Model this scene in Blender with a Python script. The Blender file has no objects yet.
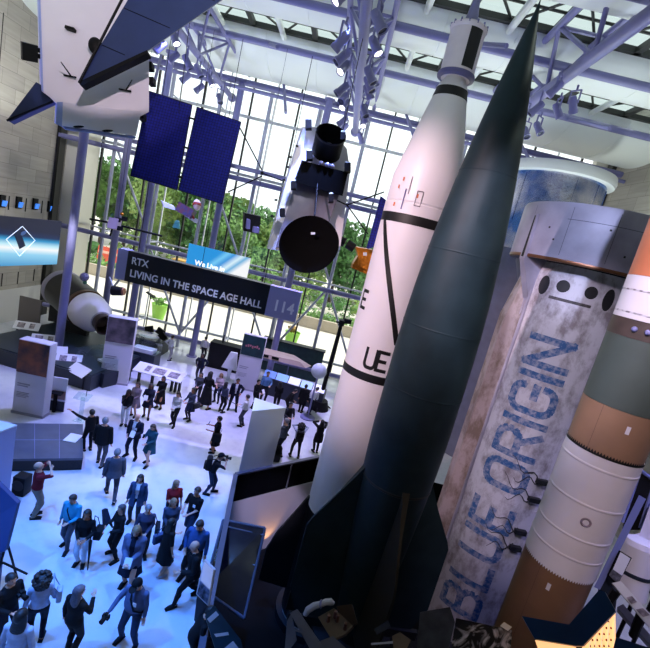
import bpy, bmesh, random
from math import *
from mathutils import Vector, Matrix, noise
S = bpy.context.scene
COL = S.collection
rnd = random.Random(11)

# ------------------------------------------------------------------ camera model
CF = 432.0; TH = radians(11.25); RO = radians(13.8); CH = 9.3
def ray(px, py):
    x = px-325; y = py-324
    u = (x*cos(RO)+y*sin(RO))/CF; v = (-x*sin(RO)+y*cos(RO))/CF
    return Vector((u, cos(TH)-v*sin(TH), -(sin(TH)+v*cos(TH))))
def fl(px, py, z=0.0):
    d = ray(px, py); return Vector((0, 0, CH))+d*((z-CH)/d.z)
def at(px, py, Y):
    d = ray(px, py); return Vector((0, 0, CH))+d*(Y/d.y)
right0 = Vector((1, 0, 0)); fwd = Vector((0, cos(TH), -sin(TH))); up0 = Vector((0, sin(TH), cos(TH)))
camX = right0*cos(RO)+up0*sin(RO); camY = up0*cos(RO)-right0*sin(RO)
CAMROT = Matrix((camX, camY, -fwd)).transposed()
cd = bpy.data.cameras.new('camera'); cam = bpy.data.objects.new('camera', cd); COL.objects.link(cam)
cam.matrix_world = Matrix.Translation((0, 0, CH)) @ CAMROT.to_4x4()
cd.sensor_width = 36; cd.lens = CF/650*36; cd.clip_start = .1; cd.clip_end = 600
S.camera = cam

# ------------------------------------------------------------------ materials
def lin(c):
    return tuple(((x/255)/12.92 if x/255 <= .04045 else ((x/255+.055)/1.055)**2.4) for x in c)
MATS = {}
def mat(name, rgb, rough=.5, metal=0., var=.0, scale=6., bump=0., bscale=30., spec=.5, emit=None, es=0., rgb2=None, detail=4., coat=0.):
    if name in MATS: return MATS[name]
    m = bpy.data.materials.new(name); m.use_nodes = True; nt = m.node_tree; N = nt.nodes; L = nt.links
    b = N['Principled BSDF']
    c = lin(rgb)+(1,)
    b.inputs['Base Color'].default_value = c; b.inputs['Roughness'].default_value = rough
    b.inputs['Metallic'].default_value = metal; b.inputs['Specular IOR Level'].default_value = spec
    b.inputs['Coat Weight'].default_value = coat
    if var > 0 or rgb2:
        tc = N.new('ShaderNodeTexCoord'); nz = N.new('ShaderNodeTexNoise'); nz.inputs['Scale'].default_value = scale
        nz.inputs['Detail'].default_value = detail
        rp = N.new('ShaderNodeValToRGB'); L.new(tc.outputs['Object'], nz.inputs['Vector']); L.new(nz.outputs['Fac'], rp.inputs['Fac'])
        if rgb2:
            c0, c1 = c, lin(rgb2)+(1,)
        else:
            c0 = tuple(max(0, x*(1-var)) for x in c[:3])+(1,); c1 = tuple(min(1, x*(1+var)) for x in c[:3])+(1,)
        rp.color_ramp.elements[0].position = .35; rp.color_ramp.elements[1].position = .65
        rp.color_ramp.elements[0].color = c0; rp.color_ramp.elements[1].color = c1
        L.new(rp.outputs['Color'], b.inputs['Base Color'])
    if bump > 0:
        tc = N.new('ShaderNodeTexCoord'); nz = N.new('ShaderNodeTexNoise'); nz.inputs['Scale'].default_value = bscale
        bp = N.new('ShaderNodeBump'); bp.inputs['Strength'].default_value = bump; bp.inputs['Distance'].default_value = .02
        L.new(tc.outputs['Object'], nz.inputs['Vector']); L.new(nz.outputs['Fac'], bp.inputs['Height']); L.new(bp.outputs['Normal'], b.inputs['Normal'])
    if emit:
        b.inputs['Emission Color'].default_value = lin(emit)+(1,); b.inputs['Emission Strength'].default_value = es
    MATS[name] = m
    return m
def glassmat(name, tint, gloss=.06):
    m = bpy.data.materials.new(name); m.use_nodes = True; nt = m.node_tree; N = nt.nodes; L = nt.links
    N.remove(N['Principled BSDF']); out = N['Material Output']
    t = N.new('ShaderNodeBsdfTransparent'); t.inputs['Color'].default_value = tint+(1,)
    g = N.new('ShaderNodeBsdfGlossy'); g.inputs['Roughness'].default_value = .03
    mx = N.new('ShaderNodeMixShader'); mx.inputs['Fac'].default_value = gloss
    L.new(t.outputs[0], mx.inputs[1]); L.new(g.outputs[0], mx.inputs[2]); L.new(mx.outputs[0], out.inputs['Surface'])
    return m

# ------------------------------------------------------------------ mesh builder
class MB:
    def __init__(s): s.v = []; s.f = []; s.m = []; s.mi = 0
    def mat(s, i): s.mi = i; return s
    def add(s, vs, fs):
        o = len(s.v); s.v += [Vector(p) for p in vs]; s.f += [[i+o for i in f] for f in fs]; s.m += [s.mi]*len(fs); return s
    def box(s, c, d, rot=None, bev=0.):
        x, y, z = (k/2 for k in d); c = Vector(c)
        if bev > 0:
            bm = bmesh.new(); bmesh.ops.create_cube(bm, size=1)
            for q in bm.verts: q.co = Vector((q.co.x*d[0], q.co.y*d[1], q.co.z*d[2]))
            bmesh.ops.bevel(bm, geom=bm.edges[:], offset=bev, segments=2, affect='EDGES', profile=.5)
            bm.verts.index_update()
            vs = [q.co.copy() for q in bm.verts]; fs = [[q.index for q in f.verts] for f in bm.faces]; bm.free()
        else:
            vs = [Vector(p) for p in ((-x, -y, -z), (x, -y, -z), (x, y, -z), (-x, y, -z), (-x, -y, z), (x, -y, z), (x, y, z), (-x, y, z))]
            fs = [(0, 3, 2, 1), (4, 5, 6, 7), (0, 1, 5, 4), (1, 2, 6, 5), (2, 3, 7, 6), (3, 0, 4, 7)]
        if rot is not None: vs = [rot @ p for p in vs]
        return s.add([p+c for p in vs], fs)
    def hexa(s, bot, top):
        n = len(bot)
        fs = [list(range(n))[::-1], [i+n for i in range(n)]]+[[i, (i+1) % n, (i+1) % n+n, i+n] for i in range(n)]
        return s.add(list(bot)+list(top), fs)
    def cyl(s, p0, p1, r0, r1=None, n=12, caps=True):
        p0 = Vector(p0); p1 = Vector(p1); r1 = r0 if r1 is None else r1
        a = (p1-p0).normalized(); e = a.orthogonal().normalized(); g = a.cross(e)
        vs = [p0+(e*cos(2*pi*i/n)+g*sin(2*pi*i/n))*r0 for i in range(n)]+[p1+(e*cos(2*pi*i/n)+g*sin(2*pi*i/n))*r1 for i in range(n)]
        fs = [[i, (i+1) % n, (i+1) % n+n, i+n] for i in range(n)]
        if caps: fs += [list(range(n))[::-1], [i+n for i in range(n)]]
        return s.add(vs, fs)
    def lathe(s, prof, n=32, c=(0, 0, 0), M=None, a0=0., a1=2*pi, close=True):
        c = Vector(c); vs = []; k = len(prof); full = abs(a1-a0-2*pi) < 1e-6; nn = n if full else n+1
        for i in range(nn):
            a = a0+(a1-a0)*i/n
            for r, z in prof:
                p = Vector((r*cos(a), r*sin(a), z)); vs.append((M @ p if M is not None else p)+c)
        fs = []
        for i in range(n):
            j = (i+1) % nn
            for q in range(k-1): fs.append([i*k+q, j*k+q, j*k+q+1, i*k+q+1])
        return s.add(vs, fs)
    def ell(s, c, r, n=12, rot=None):
        c = Vector(c); m = max(5, n*2//3); vs = []; fs = []
        for i in range(1, m):
            t = pi*i/m
            for j in range(n):
                a = 2*pi*j/n; p = Vector((r[0]*sin(t)*cos(a), r[1]*sin(t)*sin(a), r[2]*cos(t)))
                vs.append((rot @ p if rot is not None else p)+c)
        t = Vector((0, 0, r[2])); t = rot @ t if rot is not None else t
        vs += [c+t, c-t]
        for i in range(m-2):
            for j in range(n): fs.append([i*n+j, (i+1)*n+j, (i+1)*n+(j+1) % n, i*n+(j+1) % n])
        T = len(vs)-2
        for j in range(n): fs.append([T, j, (j+1) % n]); fs.append([T+1, (m-2)*n+(j+1) % n, (m-2)*n+j])
        return s.add(vs, fs)
    def tube(s, pts, r, n=8):
        pts = [Vector(p) for p in pts]; rs = r if isinstance(r, (list, tuple)) else [r]*len(pts); vs = []; fs = []
        t = (pts[1]-pts[0]).normalized(); e = t.orthogonal().normalized()
        for i, p in enumerate(pts):
            t = (pts[min(i+1, len(pts)-1)]-pts[max(i-1, 0)]).normalized()
            e = (e-t*e.dot(t)).normalized(); g = t.cross(e)
            vs += [p+(e*cos(2*pi*j/n)+g*sin(2*pi*j/n))*rs[i] for j in range(n)]
        for i in range(len(pts)-1):
            for j in range(n): fs.append([i*n+j, i*n+(j+1) % n, (i+1)*n+(j+1) % n, (i+1)*n+j])
        fs += [list(range(n))[::-1], [len(vs)-n+j for j in range(n)]]
        return s.add(vs, fs)
    def prism(s, poly, d):                       # polygon of 3-D points pushed along vector d
        d = Vector(d); poly = [Vector(p) for p in poly]
        return s.hexa(poly, [p+d for p in poly])
    def build(s, name, mats, parent=None, smooth=35., loc=None):
        me = bpy.data.meshes.new(name); me.from_pydata([tuple(p) for p in s.v], [], s.f)
        if not isinstance(mats, (list, tuple)): mats = [mats]
        for m in mats: me.materials.append(m)
        if len(mats) > 1: me.polygons.foreach_set('material_index', s.m)
        bm = bmesh.new(); bm.from_mesh(me); bmesh.ops.recalc_face_normals(bm, faces=bm.faces[:]); bm.to_mesh(me); bm.free()
        if smooth:
            me.shade_smooth(); me.set_sharp_from_angle(angle=radians(smooth))
        o = bpy.data.objects.new(name, me); COL.objects.link(o)
        if parent is not None: o.parent = parent
        if loc is not None: o.location = loc
        return o
def tag(o, label, cat, group=None, kind=None):
    o['label'] = label; o['category'] = cat
    if group: o['group'] = group
    if kind: o['kind'] = kind
    return o
def struct(o): o['kind'] = 'structure'; return o
def thing(name, label, cat, loc=(0, 0, 0), rz=0., group=None, rot=None):
    o = bpy.data.objects.new(name, None); o.empty_display_size = .2; COL.objects.link(o)
    o.location = loc; o.rotation_euler = (0, 0, rz)
    if rot is not None: o.rotation_euler = rot.to_euler()
    return tag(o, label, cat, group)
def dup(root, label=None, loc=None, rz=None):
    r = root.copy(); COL.objects.link(r)
    if loc is not None: r.location = loc
    if rz is not None: r.rotation_euler = (0, 0, rz)
    if label: r['label'] = label
    for ch in list(root.children):
        c = ch.copy(); COL.objects.link(c); c.parent = r
        for g in list(ch.children):
            d = g.copy(); COL.objects.link(d); d.parent = c
    return r
FONT = None
def textmesh(txt, size, bold=0., depth=.01, spacing=1.):
    cu = bpy.data.curves.new('t', 'FONT'); cu.body = txt; cu.size = size; cu.offset = bold; cu.extrude = depth; cu.space_character = spacing
    cu.resolution_u = 4
    o = bpy.data.objects.new('t', cu); COL.objects.link(o)
    dg = bpy.context.evaluated_depsgraph_get(); me = bpy.data.meshes.new_from_object(o.evaluated_get(dg), depsgraph=dg)
    bpy.data.objects.remove(o)
    vs = [v.co.copy() for v in me.vertices]; fs = [list(p.vertices) for p in me.polygons]
    bpy.data.meshes.remove(me)
    return vs, fs
# objects whose faces lie along the line of sight (hung at odd angles): local x right, y up, z towards the viewer, in metres
class View:
    def __init__(s, px, py, D, spin=0.):
        s.px, s.py, s.D, s.k = px, py, D, D/CF
        d = Vector(((px-325)/CF, (324-py)/CF, -1.0))
        s.loc = Vector((0, 0, CH))+CAMROT @ (d*D); s.rot = CAMROT
    def p(s, px, py, z=0.):                      # point that appears at px,py, z metres nearer than the anchor
        D = s.D-z
        q = Vector(((px-325)/CF*D, (324-py)/CF*D, -D)); a = Vector(((s.px-325)/CF*s.D, (324-s.py)/CF*s.D, -s.D))
        return q-a
    def poly(s, pts, z=0.): return [s.p(x, y, z) for x, y in pts]

def slab(self, pts, z=0., depth=.3, dx=0., dy=0.):   # plate whose back edge lies dx,dy image units aside: shows that side face
    return MB().hexa(self.poly(pts, z), [self.p(x+dx, y+dy, z-depth) for x, y in pts])
View.slab = slab
# ------------------------------------------------------------------ colours of the place
STEEL = mat('blue_lit_steel_paint', (118, 118, 164), .4, var=.04, scale=2)  # blue light on whitish steel, put into the paint as lavender
BLACKM = mat('black_frame_metal', (18, 18, 20), .45)
WHITEM = mat('white_frame_metal', (196, 200, 204), .45)
DARK = mat('charcoal_paint', (22, 24, 30), .5)
XL, XR, YW, ZC = -18.4, 14.2, 28.6, 18.3
PITZ = -2.5
_a = fl(230, 503); _b = fl(312, 482); PITA = (_a.x, _a.y); PITB = (_b.x+(17.7-_b.y)*(_b.x-_a.x)/(_b.y-_a.y), 17.7)
PIT = [PITA, PITB, (10, 17.7), (10, 10), (7, 7.6), (7, 2.5), (-.2, 2.5)]

def fill_holes(outer, inner, z):
    bm = bmesh.new()
    for loop in (outer, inner):
        vs = [bm.verts.new((x, y, z)) for x, y in loop]
        for i in range(len(vs)): bm.edges.new((vs[i], vs[(i+1) % len(vs)]))
    bmesh.ops.triangle_fill(bm, edges=bm.edges[:], use_beauty=True)
    return bm
fm = bpy.data.materials.new('polished_pale_terrazzo'); fm.use_nodes = True
nt = fm.node_tree; N = nt.nodes; L = nt.links; b = N['Principled BSDF']
tc = N.new('ShaderNodeTexCoord'); nz = N.new('ShaderNodeTexNoise'); nz.inputs['Scale'].default_value = 3.; nz.inputs['Detail'].default_value = 8
sp = N.new('ShaderNodeTexNoise'); sp.inputs['Scale'].default_value = 60.; sp.inputs['Detail'].default_value = 2
mx = N.new('ShaderNodeMath'); mx.operation = 'ADD'
rp = N.new('ShaderNodeValToRGB'); rp.color_ramp.elements[0].position = .7; rp.color_ramp.elements[1].position = 1.3
rp.color_ramp.elements[0].color = lin((176, 180, 190))+(1,); rp.color_ramp.elements[1].color = lin((192, 195, 203))+(1,)
L.new(tc.outputs['Object'], nz.inputs['Vector']); L.new(tc.outputs['Object'], sp.inputs['Vector'])
L.new(nz.outputs['Fac'], mx.inputs[0]); L.new(sp.outputs['Fac'], mx.inputs[1]); L.new(mx.outputs[0], rp.inputs['Fac'])
L.new(rp.outputs['Color'], b.inputs['Base Color']); b.inputs['Roughness'].default_value = .09; b.inputs['Specular IOR Level'].default_value = .8
bm = fill_holes([(XL, -9), (XR, -9), (XR, YW), (XL, YW)], PIT, 0)
me = bpy.data.meshes.new('floor'); bm.to_mesh(me); bm.free(); me.materials.append(fm)
o = bpy.data.objects.new('floor', me); COL.objects.link(o); struct(o)
# pit under the rockets
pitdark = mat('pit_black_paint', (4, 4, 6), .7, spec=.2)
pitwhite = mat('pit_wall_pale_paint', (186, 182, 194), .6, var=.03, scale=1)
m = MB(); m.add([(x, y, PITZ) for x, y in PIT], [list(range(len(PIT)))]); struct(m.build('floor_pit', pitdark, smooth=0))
n = len(PIT)
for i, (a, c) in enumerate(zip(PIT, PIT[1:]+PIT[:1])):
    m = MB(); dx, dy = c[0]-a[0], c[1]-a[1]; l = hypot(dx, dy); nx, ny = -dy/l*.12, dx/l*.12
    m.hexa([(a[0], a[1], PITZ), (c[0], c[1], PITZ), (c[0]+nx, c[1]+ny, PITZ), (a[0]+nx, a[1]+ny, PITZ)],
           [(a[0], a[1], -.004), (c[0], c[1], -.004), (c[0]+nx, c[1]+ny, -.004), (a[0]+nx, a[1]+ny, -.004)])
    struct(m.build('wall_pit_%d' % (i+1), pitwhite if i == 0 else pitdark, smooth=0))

# stone walls
def stone(name, ax, dark=1.):
    m = bpy.data.materials.new(name); m.use_nodes = True; nt = m.node_tree; N = nt.nodes; L = nt.links; b = N['Principled BSDF']
    tc = N.new('ShaderNodeTexCoord'); sx = N.new('ShaderNodeSeparateXYZ'); cb = N.new('ShaderNodeCombineXYZ')
    L.new(tc.outputs['Object'], sx.inputs[0]); L.new(sx.outputs[ax], cb.inputs['X']); L.new(sx.outputs['Z'], cb.inputs['Y'])
    bt = N.new('ShaderNodeTexBrick'); L.new(cb.outputs[0], bt.inputs['Vector']); bt.inputs['Scale'].default_value = 1
    bt.inputs['Brick Width'].default_value = 1.5; bt.inputs['Row Height'].default_value = .75; bt.inputs['Mortar Size'].default_value = .008
    bt.inputs['Color1'].default_value = lin((170*dark, 164*dark, 154*dark))+(1,); bt.inputs['Color2'].default_value = lin((146*dark, 141*dark, 133*dark))+(1,)
    bt.inputs['Mortar'].default_value = lin((104, 100, 95))+(1,); bt.offset = .37; bt.inputs['Bias'].default_value = -.1
    nz = N.new('ShaderNodeTexNoise'); nz.inputs['Scale'].default_value = 1.2; mp = N.new('ShaderNodeMapping'); mp.inputs['Scale'].default_value = (.4, .4, 5)
    L.new(tc.outputs['Object'], mp.inputs[0]); L.new(mp.outputs[0], nz.inputs['Vector'])
    mm = N.new('ShaderNodeMixRGB'); mm.blend_type = 'OVERLAY'; mm.inputs[0].default_value = .25
    L.new(bt.outputs['Color'], mm.inputs[1]); L.new(nz.outputs['Fac'], mm.inputs[2]); L.new(mm.outputs[0], b.inputs['Base Color'])
    b.inputs['Roughness'].default_value = .65
    return m
STL = stone('beige_stone_slabs', 'Y')
struct(MB().box((XL-.2, 10, ZC/2+1), (.4, 38.4, ZC+2)).build('wall_left', STL, smooth=0))
struct(MB().box((XR+.2, 10, ZC/2+1), (.4, 38.4, ZC+2)).build('wall_right', STL, smooth=0))
struct(MB().box(((XL+XR)/2, -9.2, ZC/2+1), (XR-XL+1, .4, ZC+2)).build('wall_back', mat('back_wall_grey', (70, 70, 78), .7), smooth=0))
struct(MB().box((XL+.03, 10.5, 1.0), (.06, 36, 2.0)).build('baseboard_left', mat('pale_plinth', (196, 194, 190), .6), smooth=0))
struct(MB().box((XL+.12, 27.2, 9), (.24, .55, 18)).build('trim_1', BLACKM, smooth=0))
struct(MB().box((XL+.35, 28.2, 9), (.7, .5, 18)).build('trim_2', mat('pale_jamb', (214, 212, 204), .6), smooth=0))
struct(MB().box((XR-.35, 28.2, 9), (.7, .5, 18)).build('trim_3', MATS['pale_jamb'], smooth=0))
struct(MB().box((XR-.12, 27.2, 9), (.24, .55, 18)).build('trim_4', BLACKM, smooth=0))

# window wall: one bay between each pair of black mullions
GLASS = glassmat('clear_window_glass', (.93, .97, .95), .05)
bayw = 2.94; nb = 10; x0 = -16.5
TR = [0.12, 1.05, 6.3, 11.75, 15.2, 17.7]
for i in range(nb):
    xa = x0+i*bayw; xb = xa+bayw
    m = MB()
    m.box((xa, YW, 9), (.10, .16, 18))
    if i == nb-1: m.box((xb, YW, 9), (.10, .16, 18))
    w = m.build('window_%d' % (i+1), BLACKM, smooth=0); struct(w)
    m = MB()
    for z in TR: m.box(((xa+xb)/2, YW-.02, z), (bayw, .14, .16 if z != 6.3 else .1))
    m.box(((xa+xb)/2, YW+.0, 9), (.07, .12, 17.9))
    m.build('transom', WHITEM, w, smooth=0)
    MB().add([(xa, YW+.03, 0), (xb, YW+.03, 0), (xb, YW+.03, 18), (xa, YW+.03, 18)], [(0, 1, 2, 3)]).build('glass', GLASS, w, smooth=0)

w = MB().box((XL+.2, YW, 9), (.1, .16, 18)).build('window_11', BLACKM, smooth=0); struct(w)
m = MB()
for z in TR: m.box(((XL+x0)/2+.1, YW-.02, z), (x0-XL-.2, .14, .16))
m.build('transom', WHITEM, w, smooth=0)
MB().add([(XL+.2, YW+.03, 0), (x0, YW+.03, 0), (x0, YW+.03, 18), (XL+.2, YW+.03, 18)], [(0, 1, 2, 3)]).build('glass', GLASS, w, smooth=0)
PALEST = mat('pale_steel_paint', (168, 172, 190), .4)
# steel wind frames behind the glass
YI = 27.3
for i in range(10):
    x = x0+(i+.5)*bayw
    t = thing('wind_truss', 'pale lavender steel wind truss pipe standing inside the glass wall', 'truss', (x, YI, 0), 0, 'wind trusses along the glass wall')
    MB().cyl((0, 0, 0), (0, 0, 16.6), .11, n=12).build('chord', PALEST, t)
    for z in (1.05, 6.3, 11.75, 15.2): MB().cyl((0, 0, z), (0, YW-YI-.07, z), .05, n=8).build('strut', PALEST, t)
    if i < 8 and i % 2 == 0:
        MB().cyl((0, .06, .9), (bayw, .06, 6.2), .075, n=8).build('diagonal_brace', PALEST, t)
        MB().cyl((bayw*2, .06, .9), (bayw, .06, 6.2), .075, n=8).build('diagonal_brace', PALEST, t)
        MB().cyl((0, .06, 11.6), (bayw, .06, 6.5), .075, n=8).build('diagonal_brace', PALEST, t)
for z, r, lb in ((6.05, .15, 'thick lavender pipe rail crossing the glass wall at low height'), (11.35, .15, 'lower of two lavender pipe rails crossing the glass wall midway'),
                 (12.0, .13, 'upper of two lavender pipe rails crossing the glass wall midway'), (.75, .13, 'lavender pipe rail crossing the foot of the glass wall')):
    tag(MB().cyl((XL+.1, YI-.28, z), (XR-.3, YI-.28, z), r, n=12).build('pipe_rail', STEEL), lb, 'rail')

# big steel columns in the hall
def column(px, py, Y, r, z1, lb):
    p = at(px, py, Y)
    t = thing('steel_column', lb, 'column', (p.x, Y, 0))
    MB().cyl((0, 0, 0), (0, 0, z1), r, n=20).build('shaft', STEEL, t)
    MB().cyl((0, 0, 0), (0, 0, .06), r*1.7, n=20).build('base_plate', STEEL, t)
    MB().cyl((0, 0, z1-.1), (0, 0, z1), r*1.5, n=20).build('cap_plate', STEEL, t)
    return t
column(75, 210, 20.6, .2, 16.5, 'thick lavender steel column in front of the black rocket engine')
column(141, 252, 24.2, .19, 16.5, 'lavender steel column rising behind the start of the black hall sign')
column(116, 230, 26.0, .2, 16.5, 'slim lavender column between the engine and the hall sign, by the pink barriers')
column(215, 230, 26.2, .19, 16.5, 'lavender steel column under the blue solar array, behind the projection screen')
column(283, 310, 25.6, .2, 16.5, 'lavender steel column rising behind the number block of the hall sign')
column(425, 250, 25.6, .2, 16.5, 'lavender steel column behind the white rocket')

# ------------------------------------------------------------------ roof
VAULT = mat('white_vault_skin', (222, 228, 224), .5, var=.02, scale=.4)
SKYF = mat('dark_skylight_frame', (32, 35, 33), .5)
SKYG = glassmat('skylight_glass', (.46, .54, .51), .04)
ZS_ = 17.8
VY = [(24.9, 2.6, 1.15), (18.5, 1.4, .75), (13.3, 1.4, .75), (8.1, 1.4, .75), (2.9, 1.4, .75), (-2.3, 1.4, .75), (-7.3, 1.6, .75)]
for i, (y, r, h) in enumerate(VY):
    m = MB(); nseg = 13; L_ = (XR-XL)/nseg; na = 20
    xs = []
    for k in range(nseg): xs += [(XL+k*L_, 0), (XL+(k+1)*L_-.05, 0), (XL+(k+1)*L_-.04, .02), (XL+(k+1)*L_-.01, .02)]
    xs.append((XR, 0))
    vs = []
    for x, dd in xs:
        for q in range(na+1):
            a = pi*q/na; vs.append((x, y-(r-dd)*cos(a), ZS_-(h-dd)*sin(a)))
        vs.append((x, y+r, ZS_+.12)); vs.append((x, y-r, ZS_+.12))
    w_ = na+3
    m.add(vs, [[a_*w_+q, a_*w_+(q+1) % w_, (a_+1)*w_+(q+1) % w_, (a_+1)*w_+q] for a_ in range(len(xs)-1) for q in range(w_)])
    struct(m.build('ceiling_vault_%d' % (i+1), VAULT))
for i in range(len(VY)-1):
    ya, yb = VY[i+1][0]+VY[i+1][1], VY[i][0]-VY[i][1]; z = ZS_+.12; yc = (ya+yb)/2
    m = MB()
    m.box(((XL+XR)/2, ya+.1, z), (XR-XL, .2, .2)); m.box(((XL+XR)/2, yb-.1, z), (XR-XL, .2, .2))
    k = 11; w = (XR-XL)/k
    for j in range(k+1): m.box((XL+j*w, yc, z), (.22, yb-ya, .2))
    for j in range(k):
        a = XL+j*w
        for (p, q) in (((a, ya), (a+w/2, yb)), ((a+w, ya), (a+w/2, yb)), ((a, yc), (a+w, yc))):
            m.cyl((p[0], p[1], z+.02), (q[0], q[1], z+.02), .05, n=6)
    f = m.build('ceiling_skylight_%d' % (i+1), SKYF, smooth=0); struct(f)
    for j in range(k): MB().cyl((XL+(j+.5)*w, ya-.1, ZS_-.12), (XL+(j+.5)*w, yb+.1, ZS_-.12), .13, n=10).build('white_tie', VAULT, f)
    MB().add([(XL, ya, z+.09), (XR, ya, z+.09), (XR, yb, z+.09), (XL, yb, z+.09)], [(0, 1, 2, 3)]).build('glass', SKYG, f, smooth=0)
struct(MB().box(((XL+XR)/2, 28.1, 18.65), (XR-XL, 1.3, 1.3)).build('ceiling_edge', VAULT, smooth=0))

# roof trusses: bottom chord pipe, two top chords, diagonals; running towards the window
def truss(x, z, ya, yb, r, lb, step=3.1):
    t = thing('roof_truss', lb, 'truss', (x, ya, z))
    L = yb-ya
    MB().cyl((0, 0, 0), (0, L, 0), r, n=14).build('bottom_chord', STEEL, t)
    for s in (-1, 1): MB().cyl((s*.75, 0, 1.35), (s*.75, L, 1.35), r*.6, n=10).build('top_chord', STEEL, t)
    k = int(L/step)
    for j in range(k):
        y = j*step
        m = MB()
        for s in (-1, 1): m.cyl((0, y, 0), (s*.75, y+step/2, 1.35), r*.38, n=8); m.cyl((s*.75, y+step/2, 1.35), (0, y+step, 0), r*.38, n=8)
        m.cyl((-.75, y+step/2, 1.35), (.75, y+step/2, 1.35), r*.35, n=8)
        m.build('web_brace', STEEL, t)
    MB().ell((0, L, 0), (r*1.6, r*1.6, r*1.6)).build('end_node', STEEL, t)
    return t
truss(-.95, 15.4, -4, 26.6, .17, 'lavender pipe roof truss overhead between the hall sign and the white rocket')
truss(-8.3, 15.6, -4, 26.6, .15, 'lavender pipe roof truss overhead beside the blue solar array')
truss(5.9, 16.3, -4, 26.6, .2, 'lavender pipe roof truss overhead beyond the tip of the dark green rocket')
for y, z, r, lb in ((26.2, 16.45, .17, 'thick lavender cross pipe along the head of the glass wall'), (25.7, 16.0, .1, 'thin lavender cross pipe just under the thick one at the glass wall head'),
                    (21.6, 17.0, .15, 'lavender cross pipe under the skylight strip nearest the glass wall'),
                    (17.2, 17.0, .15, 'lavender cross pipe under the second roof vault'), (12.6, 16.9, .15, 'lavender cross pipe crossing the roof above the white satellite')):
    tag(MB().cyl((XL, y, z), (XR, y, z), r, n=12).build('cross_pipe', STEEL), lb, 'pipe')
hang = []
for x, y in ((-12, 26.2), (-5, 26.2), (2, 26.2), (8.5, 26.2), (-5, 21.6), (3, 21.6), (9, 21.6), (3, 17.2)):
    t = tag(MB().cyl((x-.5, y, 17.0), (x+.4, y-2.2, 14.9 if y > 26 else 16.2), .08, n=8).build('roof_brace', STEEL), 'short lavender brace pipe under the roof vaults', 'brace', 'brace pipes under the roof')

# pale translucent blind in the first window bay
bm_ = bpy.data.materials.new('blind_fabric'); bm_.use_nodes = True; nt = bm_.node_tree; N = nt.nodes; L = nt.links
tr_ = N.new('ShaderNodeBsdfTranslucent'); tr_.inputs['Color'].default_value = (.84, .83, .78, 1); mx_ = N.new('ShaderNodeMixShader'); mx_.inputs['Fac'].default_value = .75
L.new(N['Principled BSDF'].outputs[0], mx_.inputs[1]); L.new(tr_.outputs[0], mx_.inputs[2]); L.new(mx_.outputs[0], N['Material Output'].inputs['Surface']); N['Principled BSDF'].inputs['Base Color'].default_value = (.8, .79, .75, 1)
t = thing('roller_blind', 'pale cream blind covering the window bay next to the stone wall', 'blind', (XL+.98, YW-.16, 0))
MB().box((0, 0, 8.6), (1.7, .01, 17)).build('fabric', bm_, t, smooth=0); MB().cyl((-.85, 0, 17.15), (.85, 0, 17.15), .06).build('roller', WHITEM, t)
# ------------------------------------------------------------------ rockets
def cylpatch(m, c, r, a0, a1, z0, z1, off, na=8, nz_=1):     # curved patch lying on a cylinder
    vs = []; fs = []
    for i in range(na+1):
        a = a0+(a1-a0)*i/na
        for k in range(nz_+1):
            z = z0+(z1-z0)*k/nz_
            vs.append((c[0]+cos(a)*(r+off), c[1]+sin(a)*(r+off), z))
    for i in range(na):
        for k in range(nz_): fs.append([i*(nz_+1)+k, (i+1)*(nz_+1)+k, (i+1)*(nz_+1)+k+1, i*(nz_+1)+k+1])
    m.add(vs, fs)
def arc(cx, cy, rx, ry, a0, a1, n=6): return [(cx+rx*cos(radians(a0+(a1-a0)*i/n)), cy+ry*sin(radians(a0+(a1-a0)*i/n))) for i in range(n+1)]
W_ = .72
GL = {'B': [[(0, 0), (0, 1)], [(0, 1), (.42, 1)]+arc(.42, .77, .24, .23, 90, -90)+[(0, .54)], [(.4, .54)]+arc(.44, .27, .27, .27, 90, -90)+[(0, 0)]],
      'L': [[(0, 1), (0, 0), (.62, 0)]], 'U': [[(0, 1), (0, .25)]+arc(.25, .25, .25, .25, 180, 270)+[(.42, 0)]+arc(.45, .25, .25, .25, 270, 360)+[(.7, 1)]],
      'E': [[(.62, 1), (0, 1), (0, 0), (.62, 0)], [(0, .5), (.5, .5)]],
      'O': [[(0, .75)]+arc(.25, .75, .25, .25, 180, 90)+[(.45, 1)]+arc(.45, .75, .25, .25, 90, 0)+[(.7, .25)]+arc(.45, .25, .25, .25, 0, -90)+[(.25, 0)]+arc(.25, .25, .25, .25, 270, 180)+[(0, .75)]],
      'R': [[(0, 0), (0, 1)], [(0, 1), (.42, 1)]+arc(.42, .74, .26, .26, 90, -90)+[(0, .48)], [(.36, .48), (.68, 0)]],
      'I': [[(0, 0), (0, 1)]], 'N': [[(0, 0), (0, 1), (.7, 0), (.7, 1)]],
      'G': [[(.68, .82)]+arc(.45, .78, .24, .22, 10, 90)+[(.25, 1)]+arc(.25, .75, .25, .25, 90, 180)+[(0, .25)]+arc(.25, .25, .25, .25, 180, 270)+[(.45, 0)]+arc(.45, .25, .25, .25, -90, 0)+[(.7, .48), (.4, .48)]]}
def stroke(m, pts, th, f):
    for (p, q) in zip(pts, pts[1:]):
        p = Vector(p); q = Vector(q); d = (q-p); l = d.length
        if l < 1e-5: continue
        d /= l; nn = Vector((-d.y, d.x))*th/2; p = p-d*th*.4; q = q+d*th*.4; k = max(1, int(l/.12))
        vs = []
        for i in range(k+1):
            c = p+(q-p)*i/k
            for w in (-1, -.33, .33, 1): vs.append(f(c+nn*w))
        m.add(vs, [[i*4+j, (i+1)*4+j, (i+1)*4+j+1, i*4+j+1] for i in range(k) for j in range(3)])
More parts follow.
